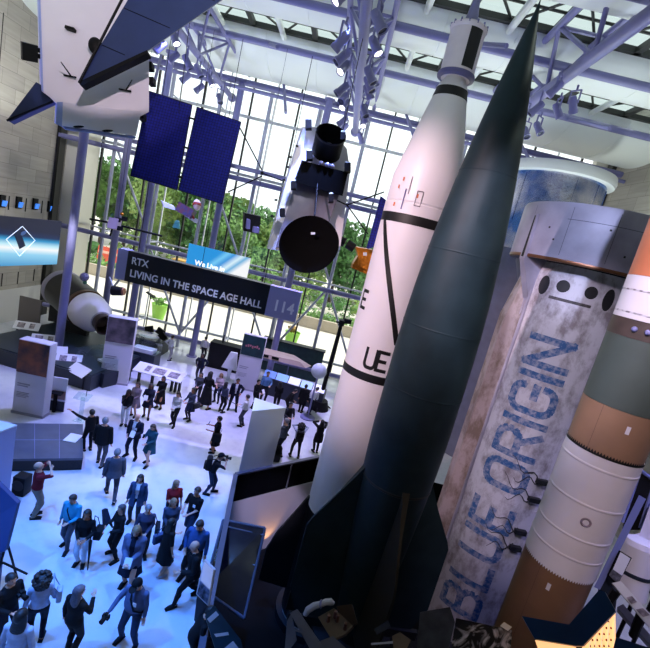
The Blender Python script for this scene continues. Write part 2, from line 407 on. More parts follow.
# --- dark green V-shaped finned rocket
V2M = mat('dark_green_rocket_paint', (32, 46, 52), .5, var=.14, scale=2.2, bump=.12, bscale=5, spec=.16)
V2B = mat('brown_black_fin_paint', (40, 34, 28), .5, var=.15, scale=2)
SEAM = mat('seam_black', (10, 11, 12), .5)
C = (2.45, 9.2); zb = .35
v2 = thing('rocket', 'tall dark green pointed rocket with swept fins, standing in front of the white rocket', 'rocket', (C[0], C[1], 0))
prof = []
Lz = 14.38-zb
def v2r(s):                                       # radius along the body, s measured down from the tip
    if s < 7.2:
        t = s/7.2; return .845*(1-(1-t)**1.85)**.98
    if s < 8.6: return .845
    t = (s-8.6)/(Lz-8.6); return .845-.36*t**1.6
K = 70
prof = [(max(.012, v2r(Lz*i/K)), 14.38-Lz*i/K) for i in range(K+1)]
MB().lathe(prof+[(0, zb)], 64).build('body', V2M, v2)
for z in (11.2, 9.6, 8.0, 6.6):
    r = v2r(14.38-z); MB().lathe([(r+.001, z+.02), (r+.006, z+.01), (r+.006, z-.01), (r+.001, z-.02)], 64).build('rivet_band', V2M, v2)
m = MB(); r = v2r(14.38-4.35); m.lathe([(r-.01, 4.4), (r+.012, 4.38), (r+.012, 4.34), (r-.01, 4.32)], 64); m.build('tail_seam', SEAM, v2)
for z, a in ((10.2, -100), (9.0, -60), (7.4, -110), (6.2, -75)):
    m = MB(); r = v2r(14.38-z); cylpatch(m, (0, 0), r, radians(a), radians(a+14), z, z+.35, .006, 6); m.build('access_hatch', V2M, v2)
for k in range(4):
    a = radians(-84+90*k); e = Vector((cos(a), sin(a), 0)); g = Vector((-sin(a), cos(a), 0))
    zs = [(4.55, .55), (2.85, 1.74), (1.05, 1.78), (.35, 1.45), (.35, .2), (4.5, .2)]
    m = MB(); P = []
    outl = [(.75, 4.6), (1.2, 3.75), (1.68, 2.95), (1.76, 2.75), (1.76, 1.0), (1.5, .35), (.3, .35), (.3, 4.6)]
    a_ = [e*r+g*(.09 if r < 1 else .028)+Vector((0, 0, z)) for r, z in outl]; b_ = [e*r-g*(.09 if r < 1 else .028)+Vector((0, 0, z)) for r, z in outl]
    m.hexa(a_, b_)
    f = m.build('fin', V2B if k in (0,) else V2M, v2)
    MB().box(e*1.56+Vector((0, 0, .62)), (.34, .05, .5), Matrix.Rotation(a, 3, 'Z')).build('rudder', SEAM, f)
m = MB(); m.lathe([(.36, .38), (.45, .3), (.5, 0.1), (.44, 0.12), (.3, .36)], 32); m.build('nozzle', SEAM, v2)
MB().cyl((0, 0, 14.3), (0, 0, 14.47), .02, .004, n=10).build('nose_probe', SEAM, v2)
t = thing('launch_stand', 'dark steel launch stand in the pit carrying the dark green rocket', 'stand', (C[0], C[1], PITZ))
MB().lathe([(.5, 2.45), (1.0, 2.45), (1.0, 2.6), (.5, 2.6), (.5, 2.45)], 32).build('ring', DARK, t)
for k in range(4):
    a = radians(45+90*k); MB().cyl((cos(a)*1.25, sin(a)*1.25, 0), (cos(a)*.85, sin(a)*.85, 2.5), .09, n=10).build('leg', DARK, t)
for k in range(4):
    a = radians(-84+90*k); MB().box((cos(a)*1.2, sin(a)*1.2, 2.72), (.9, .22, .24), Matrix.Rotation(a, 3, 'Z')).build('fin_rest', DARK, t)

# --- white rocket with black bands
JW = mat('white_rocket_paint', (226, 222, 226), .42, var=.025, scale=.8, bump=.02, bscale=4)
JB = mat('rocket_black_paint', (14, 14, 16), .5)
ORG = mat('orange_tag', (205, 110, 60), .5)
C = (1.70, 11.9); R = .915
jc = thing('rocket', 'tall white rocket with black bands and a spinning tub nose, behind the dark green rocket', 'rocket', (C[0], C[1], 0))
MB().lathe([(R, PITZ+.25), (R, 10.55), (R-.012, 10.56), (R-.012, 10.6), (R-.005, 10.61), (R*.985, 11.25), (.8, 11.7), (.6, 12.6), (.43, 13.3)], 72).build('body', JW, jc)
def band(z0, z1, r0, r1=None, nm='black_band'):
    r1 = r1 or r0; MB().lathe([(r0-.01, z0), (r0+.006, z0), (r1+.006, z1), (r1-.01, z1)], 72).build(nm, JB, jc)
band(10.05, 10.28, R); band(5.86, 6.08, R); band(PITZ+.3, 1.5, R+.004, nm='black_tail')
for k in range(4):
    a = radians(188+90*k); e = Vector((cos(a), sin(a), 0)); g = Vector((-sin(a), cos(a), 0))
    outl = [(.8, 1.75), (.95, 1.7), (1.62, .35), (1.83, -.3), (1.83, -1.4), (.8, -1.6)]
    MB().hexa([e*r+g*.05+Vector((0, 0, z)) for r, z in outl], [e*r-g*.05+Vector((0, 0, z)) for r, z in outl]).build('tail_fin', JB, jc)
MB().lathe([(.435, 13.28), (.44, 13.3), (.385, 13.52), (.375, 13.52)], 48).build('nose_band', JB, jc)
MB().lathe([(.41, 13.5), (.29, 13.72), (.24, 13.8)], 40).build('adapter_cone', JW, jc)
TUB = mat('tub_pink_white', (222, 212, 222), .4, var=.02)
tb = MB().lathe([(.0, 13.78), (.44, 13.78), (.46, 13.82), (.43, 13.9), (.42, 13.92), (.42, 14.84), (.44, 14.86), (.46, 14.93), (.4, 14.98), (.12, 15.0), (0, 15.0)], 48).build('spin_tub', TUB, jc)
for a in (-92, 40):
    m = MB(); cylpatch(m, (0, 0), .42, radians(a), radians(a+46), 13.95, 14.83, .004, 10); m.build('tub_stripe', JB, tb)
for k in range(14):
    a = 2*pi*k/14; MB().cyl((.44*cos(a), .44*sin(a), 14.9), (.44*cos(a), .44*sin(a), 14.99), .022, n=8).build('clamp_bolt', STEEL, tb)
MB().lathe([(.36, 13.76), (.455, 13.78), (.47, 13.83), (.455, 13.88), (.42, 13.9)], 40).build('clamp_band', mat('clamp_violet', (96, 92, 140), .4), tb)
MB().lathe([(.2, 14.98), (.17, 15.05), (.06, 15.7), (.05, 16.3), (.0, 16.5)], 24).build('probe', STEEL, jc)
m = MB()                                            # long curved roll-pattern stripe
for i in range(40):
    t0, t1 = i/40, (i+1)/40
    za, zb_ = 10.1-t0*3.1, 10.1-t1*3.1
    fa = radians(197+84*t0**.9); fb = radians(197+84*t1**.9); w = radians(9)
    for j in range(4):
        vs = [(cos(q)*(R+.006), sin(q)*(R+.006), z) for q, z in ((fa+w*j/4, za), (fa+w*(j+1)/4, za), (fb+w*(j+1)/4, zb_), (fb+w*j/4, zb_))]
        m.add(vs, [(0, 1, 2, 3)])
m.build('curved_stripe', JB, jc)
for ch, a, z, sc_ in (('U', 241, 6.24, .5), ('E', 262, 6.24, .5), ('E', 197, 7.7, .45)):
    m = MB(); f = lambda c: (cos(radians(a)+c.x*sc_*.8/R)*(R+.006), sin(radians(a)+c.x*sc_*.8/R)*(R+.006), z+c.y*sc_)
    for s_ in GL[ch]: stroke(m, s_, .19, f)
    m.build('letter_'+ch.lower(), JB, jc, smooth=0)
for a, z in ((222, 11.05), (216, 10.86), (216, 10.42), (252, 10.7)):
    m = MB(); cylpatch(m, (0, 0), R, radians(a), radians(a+3.2), z, z+.09, .008 if z < 10.6 else .0, 3); m.build('orange_tag', ORG, jc)
for a, z, w, h in ((238, 10.75, 1.2, .42), (252, 10.85, 9, .02), (252, 10.5, 9, .02), (252, 10.5, .8, .36), (261, 10.5, .8, .36)):
    m = MB(); cylpatch(m, (0, 0), R, radians(a), radians(a+w), z, z+h, .01, 4); m.build('hatch_outline', mat('grey_line', (96, 90, 104), .5), jc)
m = MB(); m.box((-.55, -.72, 10.62), (.03, .05, .5)); m.build('hatch_handle', STEEL, jc)
t = thing('launch_stand', 'round stand in the pit under the white rocket', 'stand', (C[0], C[1], PITZ))
MB().cyl((0, 0, 0), (0, 0, .25), 1.1, n=40).build('drum', DARK, t)

# --- big worn booster with a ring on top
NSW = bpy.data.materials.new('worn_white_booster_skin'); NSW.use_nodes = True
def wornmat(m, base, blotch, amt, streak=(1, 1, .18), scale=2.4, rough=.5):
    m.use_nodes = True; nt = m.node_tree; N = nt.nodes; L = nt.links; b = N['Principled BSDF']
    tc = N.new('ShaderNodeTexCoord'); mp = N.new('ShaderNodeMapping'); mp.inputs['Scale'].default_value = streak
    n1 = N.new('ShaderNodeTexNoise'); n1.inputs['Scale'].default_value = scale; n1.inputs['Detail'].default_value = 10; n1.inputs['Roughness'].default_value = .68
    r1 = N.new('ShaderNodeValToRGB'); r1.color_ramp.elements[0].position = amt-.08; r1.color_ramp.elements[1].position = amt+.1
    r1.color_ramp.elements[0].color = lin(blotch)+(1,); r1.color_ramp.elements[1].color = lin(base)+(1,)
    L.new(tc.outputs['Object'], mp.inputs[0]); L.new(mp.outputs[0], n1.inputs['Vector']); L.new(n1.outputs['Fac'], r1.inputs['Fac'])
    L.new(r1.outputs['Color'], b.inputs['Base Color']); b.inputs['Roughness'].default_value = rough
    return m
wornmat(NSW, (190, 186, 196), (126, 117, 122), .44, (1, 1, .6), 2.0)
NSK = wornmat(bpy.data.materials.new('scuffed_strake_skin'), (150, 140, 146), (104, 92, 88), .47, (1, 1, .5), 2.4)
NSL = wornmat(bpy.data.materials.new('worn_blue_letter_paint'), (40, 84, 136), (150, 150, 168), .46, (1, 1, 1), 6.)
NSL.use_nodes = True
NSG = mat('ring_blue_grey_metal', (150, 148, 166), .5, metal=.1, var=.16, scale=1.4, detail=8)
BRN = mat('scorched_brown_metal', (104, 92, 86), .5, var=.35, scale=3, detail=8)
C = Vector((7.0, 13.2, 0)); R = 1.52; RR = 2.05
fa = atan2(-C.y, -C.x)                              # azimuth that faces the balcony
ns = thing('booster', 'wide worn white booster with blue lettering and a grey ring around its top', 'rocket', (C.x, C.y, 0))
MB().lathe([(R*.96, PITZ+.3), (R, PITZ+1.2), (R, 9.5), (R*.985, 9.75), (R*.93, 10.0), (R*.8, 10.2), (0, 10.3)], 80).build('body', NSW, ns)
MB().lathe([(R*.88, 10.0), (R*.88, 11.3), (0, 11.35)], 60).build('ring_shade_core', mat('ring_shade_black', (20, 20, 26), .6), ns)  # black core paints in the shadow under the ring
rg = MB().lathe([(RR-.16, 10.12), (RR-.03, 10.08), (RR, 10.16), (RR, 11.55), (RR-.03, 11.62), (RR-.16, 11.6), (RR-.16, 10.12)], 96).build('ring_fin', NSG, ns)
m = MB(); m.lathe([(RR+.004, 10.16), (RR+.012, 10.13), (RR+.0, 10.075), (RR-.06, 10.07)], 96); m.build('copper_edge', mat('copper_trim', (120, 82, 60), .35, metal=.7), rg)
m = MB()
for a in (-50, -18, 12, 40): cylpatch(m, (0, 0), RR, fa+radians(a), fa+radians(a)+.006, 10.25, 11.5, .004, 1)
cylpatch(m, (0, 0), RR, fa-radians(20), fa+radians(50), 11.18, 11.195, .004, 24)
m.build('panel_seam', mat('seam_grey', (84, 82, 100), .5), rg)
m = MB()
for a, z in ((-32, 10.9), (-26, 10.6), (8, 11.05), (22, 10.5), (30, 10.9)):
    cylpatch(m, (0, 0), RR, fa+radians(a), fa+radians(a+1.4), z, z+.05, .006, 2)
m.build('bolt_head', SEAM, rg)
# pylons that carry the ring; the near one has a dark slot
for k, a in enumerate((-46, 64, 134, -116)):
    A = fa+radians(a); e = Vector((cos(A), sin(A), 0)); g = Vector((-sin(A), cos(A), 0))
    m = MB(); m.hexa([e*1.4+g*.12+Vector((0, 0, 8.6)), e*1.4-g*.12+Vector((0, 0, 8.6)), e*(RR+.07)-g*.1+Vector((0, 0, 10.0)), e*(RR+.07)+g*.1+Vector((0, 0, 10.0))],
                     [e*1.4+g*.12+Vector((0, 0, 11.3)), e*1.4-g*.12+Vector((0, 0, 11.3)), e*(RR+.07)-g*.06+Vector((0, 0, 11.25)), e*(RR+.07)+g*.06+Vector((0, 0, 11.25))])
    py_ = m.build('ring_pylon', NSG, ns, smooth=0)
    MB().hexa([e*(RR+.074)+g*.045+Vector((0, 0, 10.05)), e*(RR+.074)-g*.045+Vector((0, 0, 10.05)), e*(RR+.08)-g*.045+Vector((0, 0, 10.05)), e*(RR+.08)+g*.045+Vector((0, 0, 10.05))],
              [e*(RR+.074)+g*.02+Vector((0, 0, 11.2)), e*(RR+.074)-g*.02+Vector((0, 0, 11.2)), e*(RR+.08)-g*.02+Vector((0, 0, 11.2)), e*(RR+.08)+g*.02+Vector((0, 0, 11.2))]).build('slot', SEAM, py_, smooth=0)
# wedge strakes beside the face
for a, wd in ((-62, .3), (70, .22)):
    A = fa+radians(a); e = Vector((cos(A), sin(A), 0)); g = Vector((-sin(A), cos(A), 0))
    m = MB(); z0, z1 = PITZ+.4, 9.8
    sec = lambda k, z: [e*(R-.05)+g*wd*1.5+Vector((0, 0, z)), e*(R+.34*k)+g*wd*.7+Vector((0, 0, z)), e*(R+.38*k)-g*wd*.4+Vector((0, 0, z)), e*(R-.05)-g*wd*1.3+Vector((0, 0, z))]
    m.hexa(sec(1, z0), sec(.9, 8.3)); m.hexa(sec(.9, 8.3), sec(.1, z1))
    m.build('strake', NSK if a < 0 else BRN, ns, smooth=20)
for a, r_ in ((-43, .05), (-47.5, .022), (44, .04)):
    A = fa+radians(a); m = MB(); m.cyl((cos(A)*(R+.03), sin(A)*(R+.03), PITZ+.4), (cos(A)*(R+.03), sin(A)*(R+.03), 9.25), r_, n=8)
    m.build('conduit', NSG, ns)
VENT = mat('vent_black', (24, 22, 28), .6)
m = MB()
def roundpatch(a, z, ra, rz_, n=20, off=.008, rr=R):
    A = fa+radians(a); m.add([(cos(A)*(rr+off), sin(A)*(rr+off), z)]+[(cos(A+ra*cos(2*pi*i/n)/rr)*(rr+off), sin(A+ra*cos(2*pi*i/n)/rr)*(rr+off), z+rz_*sin(2*pi*i/n)) for i in range(n)],
            [(0, i+1, (i+1) % n+1) for i in range(n)])
for a, z, ra, rz_, rr in ((-11, 9.5, .17, .17, R), (15, 9.5, .16, .17, R), (-30, 9.42, .15, .27, R), (33, 9.42, .15, .3, R)):
    m = MB(); roundpatch(a, z, ra, rz_, rr=rr); m.build('vent', VENT, ns, smooth=0)
m = MB(); cylpatch(m, (0, 0), R, fa+radians(-21), fa+radians(19), 9.1, 9.18, .01, 20); m.build('scorch_bar', mat('scorched_bar', (70, 64, 68), .6, var=.4, scale=9), ns)
for a, z in ((22.5, 2.3), (23.5, 1.75), (24.5, 3.4), (26, 4.0)):
    A = fa+radians(a+8); m = MB(); m.box((cos(A)*(R+.05), sin(A)*(R+.05), z), (.14, .34, .14), Matrix.Rotation(A, 3, 'Z')); m.build('black_clip', SEAM, ns, smooth=0)
    for q in range(2):
        pts = []
        for i in range(9):
            B = A-radians(3+i*(3.2+q)); pts.append((cos(B)*(R+.02), sin(B)*(R+.02), z+.12*sin(i*1.1+q*2+z)+.05*i*(1 if q else -.4)))
        MB().tube(pts, [.02-.0018*i for i in range(9)], 6).build('loose_cable', mat('cable_dark', (52, 48, 52), .6), ns)
# lettering, reading upwards, letter tops towards the dark green rocket
z = -1.0; H_ = 1.08; sc = 1.05
for ch in 'BLUE ORIGIN':
    if ch == ' ': z += .36; continue
    wd = max(p[0] for s_ in GL[ch] for p in s_)
    m = MB()
    f = lambda c: (cos(fa-(c.y-.5)*H_/R-.05)*(R+.006), sin(fa-(c.y-.5)*H_/R-.05)*(R+.006), z+c.x*sc)
    for s_ in GL[ch]: stroke(m, s_, .19, f)
    lo = m.build('letter_'+ch.lower(), NSL, ns, smooth=0)
    z += wd*sc+.325
for z_ in (9.0, 6.1, 3.0):
    MB().lathe([(R+.001, z_-.012), (R+.006, z_-.01), (R+.006, z_+.01), (R+.001, z_+.012)], 80).build('weld_band', NSW, ns)
t = thing('launch_stand', 'low dark cradle in the pit under the worn white booster', 'stand', (C.x, C.y, PITZ))
MB().cyl((0, 0, 0), (0, 0, .3), 1.7, n=40).build('drum', DARK, t)

# --- banded missile on the right
BR = mat('missile_brown_paint', (140, 108, 86), .5, var=.1, scale=1.3, detail=8)
BR2 = mat('missile_lower_brown_paint', (116, 84, 62), .5, var=.12, scale=1.3, detail=8)
GRN = mat('missile_olive_paint', (70, 80, 76), .5, var=.1, scale=1.3)
OR = mat('missile_orange_paint', (190, 112, 78), .5, var=.08, scale=1.5)
WHT = mat('missile_white_paint', (212, 206, 214), .45, var=.03, scale=1.5)
C = Vector((5.53, 7.6, 0)); R = .62
fa = atan2(-C.y, -C.x)
mm_ = thing('missile', 'banded missile with white, tan, green and orange sections beside the worn booster', 'missile', (C.x, C.y, 0))
def sect(nm, z0, z1, ma, r=R): return MB().lathe([(r-.02, z0), (r, z0+.004), (r, z1-.004), (r-.02, z1)], 64).build(nm, ma, mm_)
ZS = [PITZ+.1, 4.42, 6.8, 7.65, 9.17, 9.9, 10.5, 12.6]
sect('lower_section', ZS[0], ZS[1], BR2); sect('white_section', ZS[1], ZS[2], WHT, R+.012); sect('tan_section', ZS[2], ZS[3], BR)
sect('green_section', ZS[3], ZS[4], GRN); sect('dark_band', 8.86, 9.17, mat('band_dark_brown', (70, 58, 54), .5, var=.2, scale=3), R+.008); sect('white_skirt', ZS[4], ZS[5], WHT, R+.004); sect('orange_section', ZS[5], ZS[6]+1.2, OR)
MB().lathe([(R, ZS[6]+1.2), (R*.9, ZS[6]+1.6), (.42, ZS[6]+2.6), (.16, ZS[6]+3.5), (0, ZS[6]+3.7)], 48).build('nose_cone', OR, mm_)
for z, s_ in ((ZS[1], 1), (ZS[2], -1)):
    m = MB(); k = 168; r = R+.015
    vs = [(cos(2*pi*i/k)*r, sin(2*pi*i/k)*r, q) for i in range(k) for q in (z+.03*s_, z-(.055 if i % 2 else .004)*s_)]
    m.add(vs, [[2*i, 2*((i+1) % k), 2*((i+1) % k)+1, 2*i+1] for i in range(k)])
    m.build('sawtooth_edge', WHT if s_ > 0 else SEAM, mm_, smooth=0)
dsh = mat('rivet_dashes', (196, 190, 198), .5, rgb2=(110, 102, 110), scale=14, detail=0)
for z in (ZS[4]+.1, 9.65): MB().lathe([(R+.004, z-.015), (R+.01, z-.01), (R+.01, z+.01), (R+.004, z+.015)], 64).build('rivet_row', dsh, mm_)
for z in (6.55, 5.85, 5.2, 4.8):
    MB().lathe([(R+.010, z-.03), (R+.017, z-.02), (R+.017, z+.02), (R+.010, z+.03)], 64).build('cork_ring', WHT, mm_)
m = MB(); cylpatch(m, (0, 0), R, fa-.38, fa-.372, ZS[2], ZS[3], .006, 1, 4); cylpatch(m, (0, 0), R, fa-.38, fa-.372, PITZ+.2, ZS[1]-.06, .006, 1, 4)
m.build('vertical_seam', mat('seam_brown', (70, 48, 36), .5), mm_, smooth=0)
for a, z in ((.3, 7.3), (-.05, 4.02)):
    m = MB(); cylpatch(m, (0, 0), R, fa+a, fa+a+.1, z, z+.14, .01, 3); m.build('white_placard', WHT, mm_, smooth=0)
m = MB(); A = fa+.25
m.lathe([(.05, 0), (.07, .012), (.09, 0)], 20, (cos(A)*(R+.015), sin(A)*(R+.015), 5.56), Matrix.Rotation(A, 3, 'Z') @ Matrix.Rotation(radians(90), 3, 'Y')); m.build('round_port', mat('port_grey', (130, 116, 128), .5), mm_)
for a in (-.35, -.05):
    MB().ell((cos(fa+a)*(R+.01), sin(fa+a)*(R+.01), 9.02), (.05, .05, .05), 10).build('band_bolt', STEEL, mm_)
A = fa+2.2; m = MB(); m.box((cos(A)*(R+.04), sin(A)*(R+.04), 5.5), (.12, .2, 9), Matrix.Rotation(A, 3, 'Z')); m.build('raceway', BR2, mm_, smooth=0)
t = thing('launch_stand', 'dark round stand in the pit under the banded missile', 'stand', (C.x, C.y, PITZ))
MB().cyl((0, 0, 0), (0, 0, .1), 1.0, n=40).build('drum', DARK, t)

# --- foil wrapped space station module far behind
FOIL = mat('crinkled_blue_foil', (206, 204, 212), .22, metal=.9, bump=1., bscale=3., rgb2=(66, 104, 168), scale=.8, var=.1)
p = at(556, 190, 21.5)
sk = thing('station_module', 'foil wrapped space station module with a white collar, far behind the grey ring', 'space station', (p.x+.3, 22.5, 0))
MB().lathe([(2.2, 10.8), (2.2, 14.45), (1.9, 14.5)], 48).build('foil_body', FOIL, sk)
MB().lathe([(2.2, 14.4), (2.5, 14.42), (2.55, 14.6), (2.5, 14.85), (2.2, 14.9), (0, 14.9)], 48).build('collar', mat('collar_white', (186, 190, 188), .5), sk)
MB().lathe([(2.2, .0), (2.2, 10.8)], 48).build('lower_drum', mat('module_white', (96, 100, 124), .5, var=.1, scale=2), sk)
m = MB()
for k in range(12):
    a = 2*pi*k/12; m.box((2.21*cos(a), 2.21*sin(a), 13.2), (.03, .05, 2.2), Matrix.Rotation(a, 3, 'Z'))
m.build('foil_rib', FOIL, sk, smooth=0)
# ------------------------------------------------------------------ things hung from the roof
BLK = mat('satin_black', (12, 12, 14), .6, spec=.2); MBLK = mat('matt_black', (8, 8, 9), .9, spec=.05)
NAVY = mat('navy_wing_paint', (40, 52, 92), .38, var=.08, scale=2)
PANW = mat('white_satellite_panel', (224, 220, 228), .5, var=.015, scale=2)
PANS = mat('pale_blue_edge', (150, 165, 215), .5)
GOLD = mat('gold_foil', (190, 116, 34), .3, metal=.8, bump=.8, bscale=14)
SIL = mat('brushed_silver_panel', (150, 146, 164), .32, metal=.55, var=.1, scale=2)
def wire(m, a, b, r=.012): m.cyl(a, b, r, n=6)

# white satellite with dark tapered wings, upper left
V = View(95, 70, 11.2)
ws = thing('satellite', 'big white box satellite with dark blue pointed wings, hung at the upper left', 'satellite', V.loc, rot=V.rot)
face = [(39, -30), (134, -16), (149, 57), (149, 112), (139, 117), (137, 121), (57, 104), (51, 98), (43, 92)]
V.slab(face, 0, 1.0, -3, -2).build('body', PANW, ws, smooth=0)
V.slab([(37.5, -30), (39.5, -30), (43.5, 92), (42, 91)], .02, 1.1, -1.5, -1).build('edge_panel', PANS, ws, smooth=0)
V.slab([(63, 102), (141, 112), (136, 136), (62, 126)], .12, .9, -1.5, -1).build('lower_box', PANW, ws, smooth=0)
V.slab([(57, 102), (63, 102), (62, 127), (56, 124)], .10, .88, -1.5, -1).build('lower_box_side', PANS, ws, smooth=0)
V.slab([(63, 127), (136, 137), (135, 139), (66, 130)], .08, .8, -1.5, -1).build('lower_edge', PANS, ws, smooth=0)
# near wing: a long blade with thickness
m = V.slab([(79, 81), (84, 84), (150, 49), (262, -28), (170, -70)], 1.0, .07, 0, 1); wg = m.build('wing', NAVY, ws, smooth=0)
m = MB(); q = V.poly([(78, 82), (81, 86), (148, 53), (147, 50)], 1.02); m.prism(q, (0, 0, -.2)); m.build('wing_edge', BLK, wg, smooth=0)
MB().cyl(V.p(79, 83, 1.03), V.p(150, -55, 1.03), .03, n=8).build('leading_edge', BLK, wg)
for t in (.25, .5, .75):
    a_ = V.p(80+t*180, 82-t*108, 1.005); b_ = V.p(80+t*88, 82-t*148, 1.005); MB().cyl(a_, b_, .008, n=6).build('panel_seam', BLK, wg)
m = MB(); m.prism(V.poly([(7, 120), (10, 122), (54, 101), (50, 90), (36, 82)], -.5), (0, 0, -.16)); w2 = m.build('wing', NAVY, ws, smooth=0)
MB().cyl(V.p(7, 120.5, -.49), V.p(53, 101.5, -.49), .03, n=8).build('leading_edge', BLK, w2)
V.slab([(22, 42), (38, 46), (38, 63), (22.5, 60)], -.2, .3, -1.5, -1).build('sensor_box', BLK, ws, smooth=0)
m = MB(); m.cyl(V.p(38, 50, -.3), V.p(42, 51, -.3), .06); m.build('bracket', BLK, ws)
m = MB(); m.cyl(V.p(38, 56, -.3), V.p(42, 57, -.3), .06); m.build('bracket', BLK, ws)
MB().ell(V.p(95.5, 46, .1), (.17, .21, .16), 20).build('dome', BLK, ws)
for (bx, by, tx, ty) in ((71, 76, 61, 62), (126, 90, 132, 80)):
    m = MB(); m.cyl(V.p(bx-7, by-1, .06), V.p(bx+5, by+1.5, .06), .022); an = m.build('antenna', BLK, ws)
    MB().cyl(V.p(bx, by, .06), V.p(tx, ty, .45), .02, .012).build('mast', BLK, an)
MB().box(V.p(70.5, 29, .08), (.24, .07, .12), Matrix.Rotation(-.3, 3, 'Z')).build('antenna', BLK, ws)
for (x, y) in ((150.5, 67), (152, 82), (142.5, 117)): MB().box(V.p(x, y, -.2), (.14, .17, .2)).build('thruster', BLK, ws)
for (x, y) in ((79, 127), (108, 131)): MB().ell(V.p(x, y, .1), (.16, .035, .05), 12).build('latch', BLK, ws)
m = MB(); m.cyl(V.p(57, 98, -.1), V.p(48, 91, -.5), .1, .06); m.build('wing_hinge', BLK, ws)
cab = tag(MB().cyl(V.loc+Vector((-.6, .4, 1.2)), V.loc+Vector((-.9, .6, 6.4)), .012, n=6).build('suspension_cable', BLK), 'thin cable holding up the white box satellite', 'cable')

# blue solar array
ARR = bpy.data.materials.new('blue_solar_cells'); ARR.use_nodes = True
nt = ARR.node_tree; N = nt.nodes; L = nt.links; b = N['Principled BSDF']
tc = N.new('ShaderNodeTexCoord'); bt = N.new('ShaderNodeTexBrick'); bt.offset = 0; bt.inputs['Scale'].default_value = 1
bt.inputs['Brick Width'].default_value = .085; bt.inputs['Row Height'].default_value = .085; bt.inputs['Mortar Size'].default_value = .006
bt.inputs['Color1'].default_value = lin((22, 30, 132))+(1,); bt.inputs['Color2'].default_value = lin((18, 24, 116))+(1,); bt.inputs['Mortar'].default_value = lin((8, 10, 44))+(1,)
mp = N.new('ShaderNodeMapping'); mp.inputs['Rotation'].default_value = (0, 0, radians(15))
L.new(tc.outputs['Object'], mp.inputs[0]); L.new(mp.outputs[0], bt.inputs['Vector']); L.new(bt.outputs['Color'], b.inputs['Base Color']); b.inputs['Roughness'].default_value = .55; b.inputs['Specular IOR Level'].default_value = .25
V = View(185, 147, 13.0)
sa = thing('solar_array', 'deep blue two panel solar array hung before the glass wall', 'solar array', V.loc, rot=V.rot)
for pts in ([(149, 91), (192, 105), (177, 190), (130.5, 175.5)], [(197, 107), (241, 122), (222, 204), (178.5, 190)]):
    pn = MB().prism(V.poly(pts), (0, 0, -.05)).build('panel', ARR, sa, smooth=0)
    m = MB(); q = V.poly(pts, .004)
    for i in range(4): m.cyl(q[i], q[(i+1) % 4], .012, n=6)
    m.build('panel_frame', BLK, pn)
for t in (.15, .5, .85): MB().cyl(V.p(192-15*t-1, 105+84*t, 0), V.p(197-18*t+1, 107+83*t, 0), .03, n=8).build('hinge', BLK, sa)
for a_, b_ in (((240, 128), (262, 170)), ((228, 192), (262, 176)), ((262, 173), (283, 181))):
    MB().cyl(V.p(*a_), V.p(*b_), .02, n=8).build('boom_strut', BLK, sa)
MB().ell(V.p(262, 173), (.05, .05, .05)).build('boom_joint', BLK, sa)
tag(MB().cyl(V.loc+Vector((-.35, 0, .9)), Vector((V.loc.x-.5, V.loc.y, 15.4)), .01, n=6).build('suspension_cable', BLK), 'thin cable from the roof truss to the blue solar array', 'cable')

# white and silver observatory satellite with a black dish, centre
V = View(318, 195, 13.6)
ob = thing('satellite', 'white and silver satellite with black tube and large black dish, hung before the glass wall', 'satellite', V.loc, rot=V.rot)
V.slab([(303, 128), (330, 127), (347, 149), (350, 172), (340, 250), (268, 249), (296, 180)], -.25, .2, -1.5, -1).build('back_panel', PANW, ob, smooth=0)
V.slab([(303, 128), (306, 130), (296, 195), (281, 251), (268, 249), (284, 190)], .02, .5, -1.5, -1).build('side_panel', PANW, ob, smooth=0)
V.slab([(296, 181), (330, 190), (339, 195), (318, 252), (276, 247)], .05, .25, -1.5, -1).build('silver_panel', SIL, ob, smooth=0)
V.slab([(303, 161), (348, 173), (342.5, 196), (295, 182)], .45, .6, -1.5, -1).build('equipment_box', MBLK, ob, smooth=0)
m = MB(); a_ = V.p(331, 134, .5); b_ = V.p(326, 153, -.1); m.cyl(b_, a_, .46, .46, 32, caps=False); m.cyl(b_, a_, .43, .43, 32, caps=False); d = (a_-b_)
m.cyl(b_, b_+d*.05, .46, n=32); tb = m.build('telescope_tube', BLK, ob)
m = MB(); m.cyl(b_+d*.93, a_+d*.02, .475, .475, 32, caps=False); m.build('tube_rim', DARK, tb)
for x, y, k in ((308.5, 125, 1), (309.5, 156, 1), (347.5, 168, 1), (293.5, 186, .8), (331, 199, .8), (282.5, 213, .8), (343, 137, .8)):
    bx = MB().box(V.p(x, y, .5), (.19*k, .26*k, .2)).build('thruster_box', BLK, ob, smooth=0)
    m = MB(); m.cyl(V.p(x, y-3.4, .5), V.p(x, y-6, .55), .035, .07, 10); m.build('nozzle', WHITEM, bx)
for x, y in ((297, 146), (290.5, 157), (288, 167), (284, 180), (276, 200), (272, 216)): MB().box(V.p(x, y, .05), (.09, .05, .05)).build('edge_clip', BLK, ob, smooth=0)
for x in (321, 327, 332): MB().ell(V.p(x, 163+(x-321)*.3, .5), (.08, .07, .07)).build('valve', SIL, ob)
ds = V.p(309, 245, .9); axis = V.p(316, 216, 1.0)
m = MB(); nrm = (Vector((.05, -.12, 1))).normalized(); M = nrm.to_track_quat('Z', 'Y').to_matrix()
R_ = .88
prof = [(0.001, 0), (.3, .02), (.6, .08), (R_, .19), (R_, .21), (.6, .1), (.3, .04), (0.001, .02)]
M2 = M @ Matrix.Diagonal((1, .92, 1)); m.lathe(prof, 48, ds, M2); m.build('dish', MBLK, ob)
MB().cyl(V.p(314.5, 216, 1.15), V.p(317.5, 184, .5), .025, n=8).build('feed_mast', BLK, ob)
